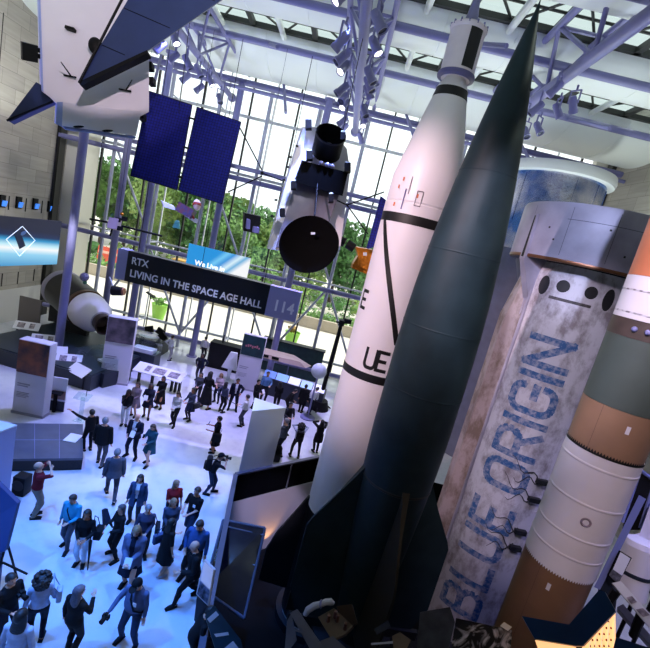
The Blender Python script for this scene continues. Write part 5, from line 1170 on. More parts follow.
def person(label, feet, head, face, o, L='down', Rr='down', stance='stand', lean=0., yaw=0., pitch=0., vox=.019):
    p0 = fl(*feet); hz = at(head[0], head[1], p0.y).z; H = min(1.88, max(1.56, hz)); s = H/1.75; fem = o.get('fem', False)
    g = thing('person', label, 'person', (p0.x, p0.y, 0), radians(face)+pi/2, 'visitors on the hall floor'); WX = o.get('wide', 1.14); g.scale = (WX, WX, 1)
    m = MB(); els = []
    V_ = Vector
    RL = Matrix.Rotation(radians(lean), 3, 'X')
    hipz = .93
    def up_(v):                                     # upper body leans about the hips (towards -y)
        v = V_(v)-V_((0, 0, hipz)); return RL @ v+V_((0, 0, hipz))
    HR = Matrix.Rotation(radians(yaw), 3, 'Z') @ Matrix.Rotation(radians(pitch), 3, 'X')
    nk = V_((0, .01, 1.50))
    def hd(v): return up_(HR @ (V_(v)-nk)+nk)
    # torso
    sx = .92 if fem else 1.0; fat = o.get('fat', 0.)
    rings = [(.84, .10, .085, 0), (.88, .155, .105, 0), (.95, .168*(1.04 if fem else 1), .118+fat*.5, .005), (1.06, (.135 if fem else .155)+fat*.6, .105+fat, -fat*.4), (1.18, (.145 if fem else .165)+fat*.4, .112+fat*.7, -fat*.2-.005),
             (1.30, .172*sx, .118+(.012 if fem else 0), -.01), (1.39, .16*sx, .095, 0), (1.445, .11, .075, .005), (1.50, .055, .055, .005)]
    nn = 16; vs = []
    for z, rx, ry, oy in rings:
        for k in range(nn):
            a = 2*pi*k/nn; vs.append(up_((rx*cos(a), oy+ry*sin(a), z)))
    fs = [[i*nn+k, i*nn+(k+1) % nn, (i+1)*nn+(k+1) % nn, (i+1)*nn+k] for i in range(len(rings)-1) for k in range(nn)]
    fs += [list(range(nn))[::-1], [len(vs)-nn+k for k in range(nn)]]; m.add(vs, fs)
    els.append(('torso', up_((0, 0, .93)), up_((0, 0, 1.38)), .125, .125))
    m.cyl(up_((0, .01, 1.42)), hd((0, .0, 1.58)), .054, .05, 12); els.append(('neck', up_((0, .01, 1.47)), hd((0, 0, 1.54)), .05, .05))
    m.ell(hd((0, -.005, 1.645)), (.077, .098, .108), 16, RL @ HR); m.ell(hd((0, -.035, 1.575)), (.056, .062, .062), 12, RL @ HR)
    m.cyl(hd((0, -.085, 1.655)), hd((0, -.122, 1.612)), .012, .019, 8)
    for k in (-1, 1): m.ell(hd((k*.079, .008, 1.63)), (.013, .024, .034), 8, RL @ HR)
    els.append(('head', hd((0, -.01, 1.6)), hd((0, 0, 1.66)), .085, .09))
    hands = {}
    for k, ps in ((1, L), (-1, Rr)):
        t = POSES[ps] if isinstance(ps, str) else ps
        T = V_((k*t[0], t[1], t[2])); sh = V_((k*(.16 if fem else .178), .005, 1.39))
        sh = up_(sh); T = up_(T) if t[2] > .9 else T
        el, T = ik(sh, T, .285, .255, V_((k*.6, .75, -.6)))
        m.ell(sh, (.056, .056, .056), 10); m.cyl(sh, el, .052-.006*fem, .039, 10); m.ell(el, (.04, .04, .04), 8); m.cyl(el, T, .039, .027, 10)
        d = (T-el).normalized(); m.ell(T+d*.045, (.036, .02, .055), 10, d.to_track_quat('Z', 'Y').to_matrix())
        els += [('uarm', sh, el, .055, .04), ('farm', el, T, .04, .028), ('hand', T, T+d*.09, .03, .03)]
        hands[k] = (T, d)
    FT = {'stand': ((.1, .0), (-.1, .02)), 'apart': ((.17, -.02), (-.17, .03)), 'walk': ((.09, -.30), (-.09, .27)), 'walk2': ((.09, .27), (-.09, -.30)), 'step': ((.1, -.14), (-.1, .1)), 'close': ((.07, 0), (-.07, .03))}[stance]
    feet3 = []
    drop = .035 if 'walk' in stance else 0.
    for k, (fx, fy) in zip((1, -1), FT):
        hp = V_((k*.088, 0, .90-drop)); an = V_((fx, fy, .085+(.05 if fy > .2 else 0)))
        kn, an = ik(hp, an, .43, .425, V_((k*.12, -1, 0)))
        m.ell(hp, (.088, .092, .1), 10); m.cyl(hp, kn, .086, .056, 12); m.ell(kn, (.055, .056, .056), 10); m.cyl(kn, an, .055, .037, 12)
        m.ell(kn*.65+an*.35+V_((0, .018, 0)), (.05, .05, .1), 10)
        td = V_((k*.22, -1, -.25 if fy > .2 else 0)).normalized(); c = V_((an.x, an.y, an.z-.045))+td*.055
        m.ell(c, (.045, .128, .04), 12, td.to_track_quat('-Y', 'Z').to_matrix()); m.ell(an+V_((0, .02, -.03)), (.038, .045, .045), 8)
        els += [('thigh', hp, kn, .088, .056), ('calf', kn, an, .055, .037), ('foot', c-td*.09, c+td*.09, .045, .04)]
        feet3.append((c, td))
    me = remesh(m, vox)
    n = len(me.vertices); P = np.empty(n*3); me.vertices.foreach_get('co', P); P = P.reshape(-1, 3)
    N_ = np.empty(n*3); me.vertices.foreach_get('normal', N_); N_ = N_.reshape(-1, 3)
    D = np.stack([capd(P, e[1], e[2], e[3], e[4]) for e in els]); names = [e[0] for e in els]
    vt = np.argmin(D, axis=0)
    F = [list(p.vertices) for p in me.polygons]; ft = [names[vt[f[0]]] for f in F]; fc = np.array([P[f].mean(axis=0) for f in F])
    bpy.data.meshes.remove(me)
    # body: skin, with fingers, eyes and mouth
    b = MB(); b.add([V_(q)*s for q in P], F)
    for k, (T, d) in hands.items():
        M = d.to_track_quat('Z', 'Y').to_matrix()
        side = M @ V_((1, 0, 0)); nrm = M @ V_((0, 1, 0))
        if nrm.dot(V_((0, 1, 0))) > 0: nrm = -nrm
        for i, (off, ln) in enumerate(((-.027, .062), (-.009, .076), (.009, .08), (.027, .07))):
            q0 = T+d*.085+side*off; q1 = q0+d*ln*.5+nrm*.006; q2 = q1+d*ln*.35+nrm*.02; q3 = q2+d*ln*.15+nrm*.022
            b.tube([(q0-d*.03)*s, q0*s, q1*s, q2*s, q3*s], [.009*s, .009*s, .0085*s, .008*s, .006*s], 6)
        sd = 1 if side.dot(V_((-k, -.5, 0))) > 0 else -1
        q0 = T+d*.03+side*sd*.026; q1 = q0+side*sd*.026+d*.025+nrm*.008; q2 = q1+d*.032+nrm*.012
        b.tube([q0*s, q1*s, q2*s], [.011*s, .0105*s, .008*s], 6)
    sk = o.get('skin', 'l')
    b.mat(1)
    for k in (-1, 1): b.ell(hd((k*.032, -.094, 1.652))*s, (.0125*s, .007*s, .007*s), 8, RL @ HR)
    b.mat(2); b.ell(hd((0, -.096, 1.575))*s, (.023*s, .009*s, .006*s), 8, RL @ HR)
    body = b.build('body', [skinmat(sk), mat('eye_dark', (24, 18, 16), .3), mat('lip', (150, 82, 76), .5)], g, smooth=180)
    # clothes: shells lifted off the body
    def shell(name, keep, off, material, bevel=None):
        sel = [i for i in range(len(F)) if keep(ft[i], fc[i])]
        if not sel: return None
        mp = {}; vs = []; fs = []
        for i in sel:
            f2 = []
            for v in F[i]:
                if v not in mp: mp[v] = len(vs); q = P[v]+N_[v]*off; vs.append(V_(q)*s)
                f2.append(mp[v])
            fs.append(f2)
        return MB().add(vs, fs).build(name, material, g, smooth=180)
    inv = RL.inverted(); hp_ = V_((0, 0, hipz))
    def zl(c): return (inv @ (V_(c)-hp_)+hp_)
    sl = o.get('sleeve', 'long'); wz = o.get('waist', 1.0)
    topc = cmat(o['top']); jacket = o.get('jacket')
    def is_top(t, c):
        if t == 'torso' or (t == 'neck'): q = zl(c); return q.z > wz-.02 and q.z < 1.475
        if t == 'thigh': return zl(c).z > wz-.02
        if t == 'uarm': return sl != 'none' and (sl == 'long' or True)
        if t == 'farm': return sl == 'long'
        return False
    def open_front(c): q = zl(c); return q.y < -.02 and abs(q.x) < .035+.06*max(0, q.z-1.1)
    if jacket:
        shell('shirt', lambda t, c: t in ('torso', 'neck') and is_top(t, c) and open_front(c), .012, topc)
        shell('jacket', lambda t, c: is_top(t, c) and not (t in ('torso', 'neck') and open_front(c)), .024, cmat(jacket))
        hem = o.get('jhem', .84); MBj = MB(); k_ = 20; vs = []
        for z, e in ((wz+.03, .02), (.93, .034), (hem, .05)):
            for i in range(k_+1):
                a = -pi/2+.16+(2*pi-.32)*i/k_; vs.append(up_(((.166+e)*cos(a), (.118+fat*.5+e)*sin(a), z))*s)
        MBj.add(vs, [[r*(k_+1)+i, r*(k_+1)+i+1, (r+1)*(k_+1)+i+1, (r+1)*(k_+1)+i] for r in range(2) for i in range(k_)]).build('jacket_hem', cmat(jacket), g, smooth=60)
    else: shell('shirt', is_top, .013, topc)
    bt = o.get('bottom', 'trousers')
    def is_leg(t, c): return t in ('thigh', 'calf') or (t == 'torso' and zl(c).z < wz)
    if bt == 'trousers':
        shell('trousers', lambda t, c: is_leg(t, c) and c[2] > .07, .011, cmat(o['bcol']))
    else:
        shell('briefs' if not o.get('tights') else 'tights', (lambda t, c: is_leg(t, c)) if o.get('tights') else (lambda t, c: t in ('torso', 'thigh') and c[2] > .72), .004, cmat(o.get('tights') or o['bcol']))
        hem = o.get('hem', .52); k_ = 28; vs = []; zs = [wz+.06, wz-.04, .90, .78, (hem+.78)/2, hem]
        hw = [.138 if fem else .158, .15, .185, .195, .205+.05*(.78-hem), .215+.1*(.78-hem)]
        ph = rnd.uniform(0, 6)
        for j, (z, w_) in enumerate(zip(zs, hw)):
            fy = (FT[0][1]+FT[1][1])*.5*max(0, (j-2)/4)
            for i in range(k_):
                a = 2*pi*i/k_; f_ = 1+.06*max(0, j-2)/3*sin(7*a+ph)
                q = V_((w_*cos(a)*f_, fy+(w_*.78 if j > 1 else .115+.012*j)*sin(a)*f_, z)); vs.append((up_(q) if z > .85 else q)*s)
        MB().add(vs, [[j*k_+i, j*k_+(i+1) % k_, (j+1)*k_+(i+1) % k_, (j+1)*k_+i] for j in range(5) for i in range(k_)]).build('skirt', cmat(o['bcol']), g, smooth=80)
    sc = cmat(o.get('shoe', (20, 20, 24)))
    for c, td in feet3:
        b = MB(); b.ell(V_((c.x, c.y, max(.045, c.z)))*s, (.052*s, .142*s, .045*s), 12, td.to_track_quat('-Y', 'Z').to_matrix())
        b.box((c+td*.0-V_((0, 0, max(.0, c.z-.012))))*s if c.z < .06 else c*s-V_((0, 0, .03)), (.085*s, .25*s, .022), td.to_track_quat('-Y', 'Z').to_matrix())
        b.build('shoe', sc, g, smooth=60)
    # hair
    hr = o.get('hair', 'short'); hc = mat('hair_%02x%02x%02x' % o.get('hcol', (26, 20, 18)), o.get('hcol', (26, 20, 18)), .55, var=.25, scale=30, bump=.4, bscale=50)
    HM = RL @ HR
    def cap(k, front, low):
        t = MB(); t.ell((0, 0, 0), (.077*k+.004, .098*k+.004, .108*k+.004), 18); vs = t.v; keep = []
        for f in t.f:
            c = sum((vs[i] for i in f), V_())/len(f)
            if c.z > front-.9*(c.y+.06) or (c.y > .0 and c.z > low): keep.append(f)
        return vs, keep
    h = MB()
    if hr in ('short', 'long', 'bun', 'bob', 'ponytail'):
        vs, ks = cap(1.12, .045, -.07 if hr == 'short' else -.1); h.add([(hd((0, -.005, 1.648))+HM @ v)*s for v in vs], ks)
        if hr in ('long', 'bob', 'ponytail'):
            z1 = {'long': 1.30, 'bob': 1.5, 'ponytail': 1.36}[hr]; vs = []; k_ = 12; rows = [(1.70, .088, .075), (1.62, .1, .085), (1.54, .105, .082), ((1.54+z1)/2, .115 if hr != 'ponytail' else .05, .075), (z1, .1 if hr != 'ponytail' else .03, .05)]
            for z, w_, dpt in rows:
                for i in range(k_+1):
                    a = -.35+(pi+.7)*i/k_; q = V_((w_*cos(a), .012+dpt*sin(a)+(.03 if z < 1.5 else 0), z)); vs.append((hd(q))*s)
            for z, w_, dpt in rows:
                for i in range(k_+1):
                    a = -.35+(pi+.7)*i/k_; q = V_((w_*.8*cos(a), .012+dpt*.6*sin(a)+(.03 if z < 1.5 else 0), z)); vs.append((hd(q))*s)
            o_ = len(rows)*(k_+1); fs = [[r*(k_+1)+i, r*(k_+1)+i+1, (r+1)*(k_+1)+i+1, (r+1)*(k_+1)+i] for r in range(len(rows)-1) for i in range(k_)]
            fs += [[q+o_ for q in f[::-1]] for f in fs]; r = len(rows)-1; fs += [[r*(k_+1)+i, r*(k_+1)+i+1, o_+r*(k_+1)+i+1, o_+r*(k_+1)+i] for i in range(k_)]
            h.add(vs, fs)
        if hr == 'bun': h.ell(hd((0, .1, 1.71))*s, (.045*s, .045*s, .045*s), 10)
        h.build('hair', hc, g, smooth=70)
    elif hr == 'curly':
        r2 = random.Random(int(feet[0]*10)); h.ell(hd((0, .03, 1.66))*s, (.13*s, .13*s, .125*s), 14, HM)
        for _ in range(80):
            v = V_((r2.gauss(0, 1), r2.gauss(0, 1)+.5, r2.gauss(0, 1)+.15)).normalized()
            if v.y < -.35 and v.z < .35: continue
            h.ell(hd(V_((v.x*.14, .03+v.y*.14, 1.655+v.z*.145-(.05 if v.y > .2 else 0))))*s, (.042*s, .042*s, .042*s), 7)
        h.build('hair', hc, g, smooth=70)
    elif hr == 'bald':
        vs, ks = cap(1.04, .2, -.05); ks = [f for f in ks if max(vs[i].z for i in f) < .035]; h.add([(hd((0, -.005, 1.645))+HM @ v)*s for v in vs], ks); h.build('hair', hc, g, smooth=70)
    elif hr == 'cap':
        vs, ks = cap(1.16, .035, -.02); h.add([(hd((0, -.005, 1.652))+HM @ v)*s for v in vs], ks); h.ell(hd((0, -.13, 1.69))*s, (.07*s, .08*s, .009*s), 12, HM); h.build('cap', cmat(o.get('hcol', (20, 20, 24))), g, smooth=60)
    if o.get('badge'):
        MB().box(up_((.075, -.137-fat*.7, 1.24))*s, (.07, .012, .085)).build('name_badge', mat('badge_white', (235, 235, 240), .5), g, smooth=0)
    if o.get('lanyard'):
        MB().box(up_((0, -.145-fat, 1.1))*s, (.075, .01, .1)).build('name_badge', mat('badge_white', (235, 235, 240), .5), g, smooth=0)
    W = Matrix.Translation(g.location) @ Matrix.Rotation(g.rotation_euler.z, 4, 'Z') @ Matrix.Diagonal((WX, WX, 1, 1))
    g['_h'] = 0; del g['_h']
    return dict(g=g, s=s, W=W, hand={k: W @ ((T+d*.07)*s) for k, (T, d) in hands.items()}, up=lambda v: W @ (up_(v)*s), rz=g.rotation_euler.z)
def shoulder_bag(P_, side, lb, col, size=(.34, .12, .26), z=.92, nm='handbag', strap=True):
    t = thing(nm, lb, 'bag', P_['W'] @ Vector((side*.31*P_['s'], .03, z*P_['s'])), P_['rz']+pi/2)
    MB().box((0, 0, 0), size, bev=.03).build('pouch', cmat(col), t)
    if strap:
        i = t.rotation_euler.to_matrix().inverted(); q = [i @ (P_['W'].to_3x3() @ (Vector(v)*P_['s'])) for v in ((0, -.1, .1), (-side*.1, -.135, .3), (-side*.13, -.03, .54), (-side*.1, .14, .34), (0, .08, .1))]
        MB().tube(q, .011, 6).build('strap', cmat(col), t)
    return t
def backpack(P_, lb, col):
    t = thing('backpack', lb, 'bag', P_['up']((0, .235, 1.22)), P_['rz'])
    MB().box((0, 0, 0), (.32, .2, .46), bev=.06).build('pack', cmat(col), t); MB().box((0, .12, -.08), (.24, .07, .22), bev=.02).build('front_pocket', cmat(col), t)
    for k in (-1, 1): MB().tube([(k*.11, -.1, .2), (k*.12, -.2, .24), (k*.12, -.36, .12), (k*.12, -.36, -.05), (k*.13, -.12, -.18)], .016, 6).build('strap', cmat(col), t)
    return t
def handheld(P_, k, kind, lb, dz=.03):
    q = P_['hand'][k]
    if kind == 'phone':
        t = thing('phone', lb, 'phone', q+Vector((0, 0, dz)), P_['rz']); MB().box((0, 0, .04), (.075, .012, .15), Matrix.Rotation(-.3, 3, 'X')).build('case', BLK, t, smooth=0); MB().box((0, .009, .042), (.066, .003, .135), Matrix.Rotation(-.3, 3, 'X')).build('screen', mat('phone_screen', (150, 180, 225), .3, emit=(150, 180, 225), es=.5), t, smooth=0)
    elif kind == 'camera':
        t = thing('camera', lb, 'camera', q+Vector((0, 0, dz)), P_['rz']); MB().box((0, 0, 0), (.15, .08, .1), bev=.01).build('body', BLK, t); MB().cyl((0, -.04, 0), (0, -.15, 0), .042, .05, 16).build('lens', BLK, t); MB().box((0, 0, .065), (.06, .06, .04)).build('viewfinder', BLK, t)
    else:
        t = thing('programme_sheet', lb, 'paper', q+Vector((0, 0, dz)), P_['rz']); MB().box((0, 0, .05), (.17, .006, .23), Matrix.Rotation(-.6, 3, 'X')).build('sheet', mat('sheet_white', (225, 226, 232), .5), t, smooth=0)
    return t
BK = (20, 20, 24); NV = (26, 32, 54); GY = (86, 90, 104); CH_ = (44, 46, 56); WH = (222, 224, 230); DN = (46, 60, 92); KH = (150, 138, 122); TL = (40, 92, 112)
def O(top, bcol, **k): return dict(top=top, bcol=bcol, **k)
HG = (120, 118, 120); HB = (46, 32, 26); HK = (18, 15, 15); HBL = (130, 100, 70)
A = person('man in black beside the stage raising one arm to point away from it', (87, 450), (93.5, 410), 140, O(BK, BK, hcol=HK, skin='m'), L=(.55, -.38, 1.62), Rr='down')
A = person('man in a black jacket and grey trousers seen from behind, next to the pointing man', (99, 465), (107.5, 418), 95, O(BK, GY, jacket=BK, hair='short', hcol=HG, fat=.03), stance='step', yaw=20)
A = person('man in a navy blazer with open white shirt, facing the balcony between two others', (131, 457), (140, 414.5), -95, O(WH, NV, jacket=NV, hair='bald', hcol=HG, badge=1), L='hold', Rr='pocket', stance='apart')
handheld(A, 1, 'sheet', 'white sheet held by the man in the navy blazer')
A = person('woman in a teal knee length dress with bare legs, right of the navy blazer man', (147.5, 464), (155, 424), -110, O(TL, TL, fem=1, bottom='skirt', hem=.56, hair='long', hcol=HB), L='clasp', Rr='phone', pitch=15, stance='step')
handheld(A, -1, 'phone', 'phone held by the woman in the teal dress')
A = person('man in a plain grey suit striding across the open floor, seen from behind', (110, 499), (121, 450), 118, O(GY, (70, 76, 92), jacket=(92, 98, 116), hair='short', hcol=HG), stance='walk', yaw=-20)
A = person('woman in a black top and white trousers, left of the woman in pale pink', (123.7, 425), (127, 389), -70, O(BK, WH, fem=1, hair='long', hcol=HK, skin='d'), L='clasp', Rr='chin', stance='close')
A = person('woman in a pale pink grey dress behind the woman in white trousers', (133, 416), (135.6, 384), -100, O((160, 140, 150), (160, 140, 150), fem=1, bottom='skirt', hem=.5, hair='long', hcol=HB), L='clasp', Rr='down')
A = person('woman in a short dark navy dress with folded hands, left of the long black skirt', (146, 417), (150, 386), -75, O(NV, NV, fem=1, bottom='skirt', hem=.58, hair='long', hcol=HK, skin='d'), L='clasp', Rr='hold', stance='step')
handheld(A, -1, 'sheet', 'pale sheet held by the woman in the short navy dress')
A = person('woman in a long flared black skirt in front of the white display table', (158.5, 408), (163.7, 378), -100, O(BK, BK, fem=1, bottom='skirt', hem=.3, hair='bob', hcol=HK, skin='m'), L='clasp', Rr='hold')
handheld(A, -1, 'sheet', 'pale sheet held by the woman in the long black skirt')
A = person('woman in a white blouse and black trousers holding a white paper low', (173.4, 425), (179.4, 392), -100, O(WH, BK, fem=1, hair='long', hcol=HB), L='clasp', Rr='clasp', pitch=15, stance='step')
handheld(A, 1, 'sheet', 'white paper held by the woman in the white blouse', -.03)
A = person('woman in a grey blue dress with a dark bag, right of the white blouse woman', (188, 420), (193.5, 388), -120, O((72, 80, 104), (48, 56, 82), fem=1, bottom='skirt', hem=.55, hair='long', hcol=HK, skin='m', tights=(40, 36, 44)), L='clasp', Rr='hold')
shoulder_bag(A, 1, 'dark bag on the shoulder of the woman in the grey blue dress', CH_)
A = person('person in a long white shirt alone near the glass wall, by the lander table', (168.6, 360), (173, 340), 60, O(WH, (190, 190, 196), hair='short', hcol=HB), L='hip', Rr='hip', stance='step')
A = person('man in a white shirt standing nearest the glass wall, above the crowd', (202, 360), (204.5, 340), 80, O((206, 208, 216), CH_, hair='short', hcol=HK, skin='m'), stance='stand')
A = person('man in a dark jacket with elbows out, in front of the man nearest the glass', (198, 380), (200.4, 354), -90, O(CH_, CH_, jacket=NV, hair='short', hcol=HK, skin='d'), L='hip', Rr='hip')
A = person('person in a grey top half hidden behind the grey blue dress woman', (196, 402), (197, 378), -90, O((80, 84, 98), CH_, fem=1, hair='long', hcol=HK), L='clasp', Rr='clasp')
A = person('person in a long black coat in the crowd left of the teal kiosk', (204, 408), (211, 371), 70, O(BK, BK, fem=1, bottom='skirt', hem=.25, hair='long', hcol=HK), L='hold', Rr='hold', stance='apart')
A = person('woman in a pale floral top behind the patterned blouse woman', (216, 402), (219.5, 375), -95, O((176, 160, 170), NV, fem=1, hair='long', hcol=HBL), L='phone', Rr='clasp')
A = person('woman in a patterned blue grey blouse and dark trousers, left of the suited man', (220.5, 412), (224, 387), 60, O((74, 80, 110), BK, fem=1, hair='long', hcol=HK), L='hip', Rr='down')
A = person('slim man in a dark suit and white shirt in front of the teal kiosk', (232, 410), (235.6, 378), -80, O(WH, BK, jacket=NV, hair='short', hcol=HK, skin='m'), L='hip', Rr='down', stance='apart')
A = person('man in a white shirt holding a thin boom pole by the blank white panel', (241.6, 426), (248.5, 395), 170, O(WH, GY, hair='short', hcol=HK), L='hold', Rr='hold', stance='stand')
q0 = A['hand'][1]; dr = Vector((-1.9, -.2, .75)); t = tag(MB().cyl((0, 0, 0), dr, .014, n=6).build('boom_pole', BLK), 'thin black boom pole reaching from the man in the white shirt', 'pole'); t.location = q0-dr*.2
A = person('woman in a black dress with a round black bag, alone on the pale floor', (213, 452), (217, 421), 190, O(BK, BK, fem=1, bottom='skirt', hem=.42, hair='short', hcol=HK, skin='m', sleeve='short'), L='hold', Rr='phone', tights=None) if False else person('woman in a black dress with a round black bag, alone on the pale floor', (213, 452), (217, 421), -170, O(BK, BK, fem=1, bottom='skirt', hem=.42, hair='short', hcol=HK, skin='m', sleeve='short'), L='hold', Rr='phone')
handheld(A, -1, 'phone', 'phone held out by the woman with the round black bag')
shoulder_bag(A, 1, 'round black bag on the hip of the woman alone on the pale floor', BK, (.36, .2, .32))
A = person('man in black with a backpack bending over a camera on the pale floor', (208, 493), (216.6, 453), 10, O(BK, DN, hair='cap', hcol=BK, sleeve='short'), L='camera', Rr='camera', stance='step', lean=14)
handheld(A, 1, 'camera', 'camera raised by the man with the black backpack'); backpack(A, 'black backpack with hanging straps on the bending cameraman', BK)
A = person('man in a black shirt with white badge, hands in front, behind the blue shirt man', (188, 538), (202.6, 488.6), -110, O(BK, DN, hair='short', hcol=HB, sleeve='short', badge=1), L='clasp', Rr='hold', stance='walk')
A = person('man in a blue shirt looking down at the pit rail', (189, 580), (201.5, 519), -95, O((66, 104, 168), BK, hair='short', hcol=HB, fat=.04), L='down', Rr='pocket', pitch=18, stance='apart')
A = person('bald man in black striding beside the lit white lightbox', (187, 601), (208, 543), -150, O(BK, BK, hair='bald', hcol=HG, jacket=BK), L='hold', Rr='down', stance='walk', lean=6)
A = person('woman in a bright red top with long fair hair', (168, 527), (175.6, 483), -60, O((168, 34, 40), NV, fem=1, hair='long', hcol=HBL, sleeve='short'), L='down', Rr='clasp', yaw=35)
A = person('woman with long fair hair and grey top before the red top woman', (165, 548), (173.4, 505), -70, O((74, 84, 110), CH_, fem=1, hair='long', hcol=HBL), L='clasp', Rr='clasp', yaw=20)
A = person('woman in a black flared dress and white sneakers seen from behind', (161.5, 573), (174.5, 520), 50, O(BK, BK, fem=1, bottom='skirt', hem=.45, hair='long', hcol=HK, shoe=(190, 196, 214), sleeve='short'), L='hold', Rr='down', stance='step')
shoulder_bag(A, 1, 'grey blue bag on the shoulder of the woman in the black flared dress', (78, 92, 130))
A = person('woman in a blue cardigan over a white top with long dark hair', (133, 522), (146, 479), -80, O(WH, CH_, fem=1, jacket=(62, 84, 122), jhem=.7, hair='long', hcol=HK), L='down', Rr='down', stance='stand')
A = person('woman with a grey bag half hidden behind the navy dress woman', (140, 556), (146, 508), -70, O((70, 76, 104), CH_, fem=1, hair='short', hcol=HG), L='clasp', Rr='hold')
shoulder_bag(A, 1, 'dark grey bag held by the half hidden grey haired woman', CH_)
A = person('woman in a navy dress and pale cardigan with clasped hands', (127, 588), (141, 526), -85, O(NV, NV, fem=1, bottom='skirt', hem=.5, jacket=(112, 122, 158), jhem=.72, hair='long', hcol=HBL), L='clasp', Rr='clasp', pitch=12, stance='step')
handheld(A, 1, 'sheet', 'folded paper held by the woman in the pale cardigan', -.03)
A = person('woman all in black with a wide shawl over her arm, on the open blue floor', (114, 557), (126, 507), -130, O(BK, BK, fem=1, hair='bob', hcol=(64, 58, 60)), L='hold', Rr='hold', stance='apart')
handheld(A, 1, 'sheet', 'white note held by the woman with the shawl')
t = tag(MB().hexa([(-.12, -.08, 0), (.12, -.08, 0), (.16, .08, 0), (-.16, .08, 0)], [(-.06, -.05, .5), (.06, -.05, .5), (.08, .05, .5), (-.08, .05, .5)]).build('shawl', cmat(NV)), 'dark shawl hanging from the arm of the woman all in black', 'shawl'); t.location = A['W'] @ Vector((-.26, -.12, .72)); t.rotation_euler = (.1, -.5, A['rz'])
A = person('big man in a blue grey shirt and cap holding a camera low', (128, 643), (137, 576), -98, O((104, 118, 158), (50, 64, 96), hair='cap', hcol=BK, fat=.05, badge=1), L='down', Rr=(.34, -.28, .98), stance='apart', pitch=22)
handheld(A, -1, 'camera', 'camera held low at the side of the big man in the cap', -.02)
i_ = A['W'].inverted()
t = tag(MB().tube([A['up'](v) for v in ((-.09, .02, 1.47), (-.02, -.165, 1.33), (.09, -.2, 1.12), (.2, -.06, .97), (.1, .16, 1.08), (-.06, .14, 1.36), (-.09, .02, 1.47))], .02, 6).build('camera_strap', cmat(BK)), 'black strap worn across the chest of the big man in the cap', 'strap')
A = person('man in a red shirt and pale trousers taking a picture, in front of the stage', (34, 517), (36, 461), 40, O((128, 26, 40), KH, hair='bald', hcol=HG, sleeve='short'), L='camera', Rr='camera', stance='close', pitch=-14)
handheld(A, 1, 'phone', 'phone raised by the man in the red shirt')
A = person('man in a bright teal shirt and grey trousers with a dark bag strap', (67, 547), (78, 495), -95, O((48, 150, 184), (92, 94, 108), hair='short', hcol=HB, fat=.04), L='hold', Rr='down', stance='step', pitch=12)
t = tag(MB().tube([A['up'](v) for v in ((-.09, .02, 1.47), (-.02, -.16, 1.33), (.09, -.19, 1.12), (.2, -.06, .97), (.1, .16, 1.08), (-.06, .14, 1.36), (-.09, .02, 1.47))], .014, 6).build('bag_strap', cmat(BK)), 'thin dark strap across the teal shirt', 'strap')
A = person('woman in a black top and white trousers with a folded umbrella and dark bag', (80, 564), (83.5, 510), -80, O(BK, (208, 212, 224), fem=1, hair='long', hcol=HK, skin='m'), L='hold', Rr='clasp', stance='close')
shoulder_bag(A, 1, 'dark round bag on the arm of the woman in white trousers near the teal shirt', BK, (.3, .18, .26), 1.06)
t = tag(MB().cyl((0, 0, 0), (.05, -.03, -.8), .045, .012, 10).cyl((0, 0, 0), (-.01, 0, .14), .012, n=6).build('umbrella', cmat(BK)), 'folded black umbrella hanging by the white trousers', 'umbrella'); t.location = A['W'] @ Vector((.2, -.2, .9))
A = person('woman with big curly dark hair in a pale shirt, near the lower left', (35, 640), (42, 574), 120, O((176, 186, 214), NV, fem=1, hair='curly', hcol=HK, skin='m'), L='down', Rr='strap', stance='stand')
shoulder_bag(A, -1, 'white strapped pouch on the back of the curly haired woman', (180, 190, 214), (.2, .1, .3), 1.2)
A = person('woman with grey bobbed hair all in black seen from behind, lower left', (69, 656), (73, 585), 75, O(BK, BK, fem=1, hair='long', hcol=(78, 76, 88)), L='down', Rr='phone', stance='close', yaw=-25)
A = person('photographer in black at the left picture edge', (4, 642), (6, 573), -20, O(BK, NV, hair='short', hcol=HK), L='strap', Rr='hold', stance='stand')
handheld(A, 1, 'camera', 'camera at the chest of the photographer at the left edge')
A = person('person in a pale blouse with dark hair, cut off at the lower left corner', (12, 690), (24, 612), 95, O((196, 202, 222), NV, fem=1, hair='long', hcol=HK), L='down', Rr='down')
A = person('man in black bending over the slanted teal reader panel', (187, 668), (203, 610), 20, O(BK, BK, hair='short', hcol=HK), L='hold', Rr='hold', stance='stand', lean=18)
handheld(A, -1, 'sheet', 'pale sheet held by the man bending over the teal reader panel')
A = person('man in a light blue shirt behind the long navy desk', (262, 402), (265.5, 371), -70, O((96, 140, 190), CH_, hair='short', hcol=HB), L='hold', Rr='down')
A = person('person in black standing at the left end of the navy desk, by the teal kiosk', (253, 408), (256, 381), -30, O(BK, BK, hair='short', hcol=HK), L='hold', Rr='hold')
handheld(A, 1, 'sheet', 'pale sheet held by the person in black at the desk end')
A = person('slim person in black in front of the lit blue desk panels', (274.5, 410), (277, 381), 90, O(BK, BK, fem=1, hair='long', hcol=HK), L='clasp', Rr='clasp', stance='close')
A = person('man in a long black coat at the right end of the navy desk', (300, 412), (304, 384), 80, O(BK, BK, jacket=BK, jhem=.55, hair='short', hcol=HK, skin='m'), stance='close')
A = person('person in a white shirt leaning forward beside the camera mast', (308, 414), (312.5, 391), 60, O(WH, NV, hair='short', hcol=HK), L='hold', Rr='hold', lean=28, stance='step')
A = person('person in dark clothes behind the grey photographer, right of the blank white panel', (284, 434), (289, 402), -60, O(CH_, BK, hair='short', hcol=HK), L='hold', Rr='hold')
A = person('man in a grey shirt filming with a black camera, behind the far guard rail', (278, 458), (285, 418), 165, O((88, 96, 112), CH_, hair='short', hcol=HG), L='camera', Rr='hold', stance='apart')
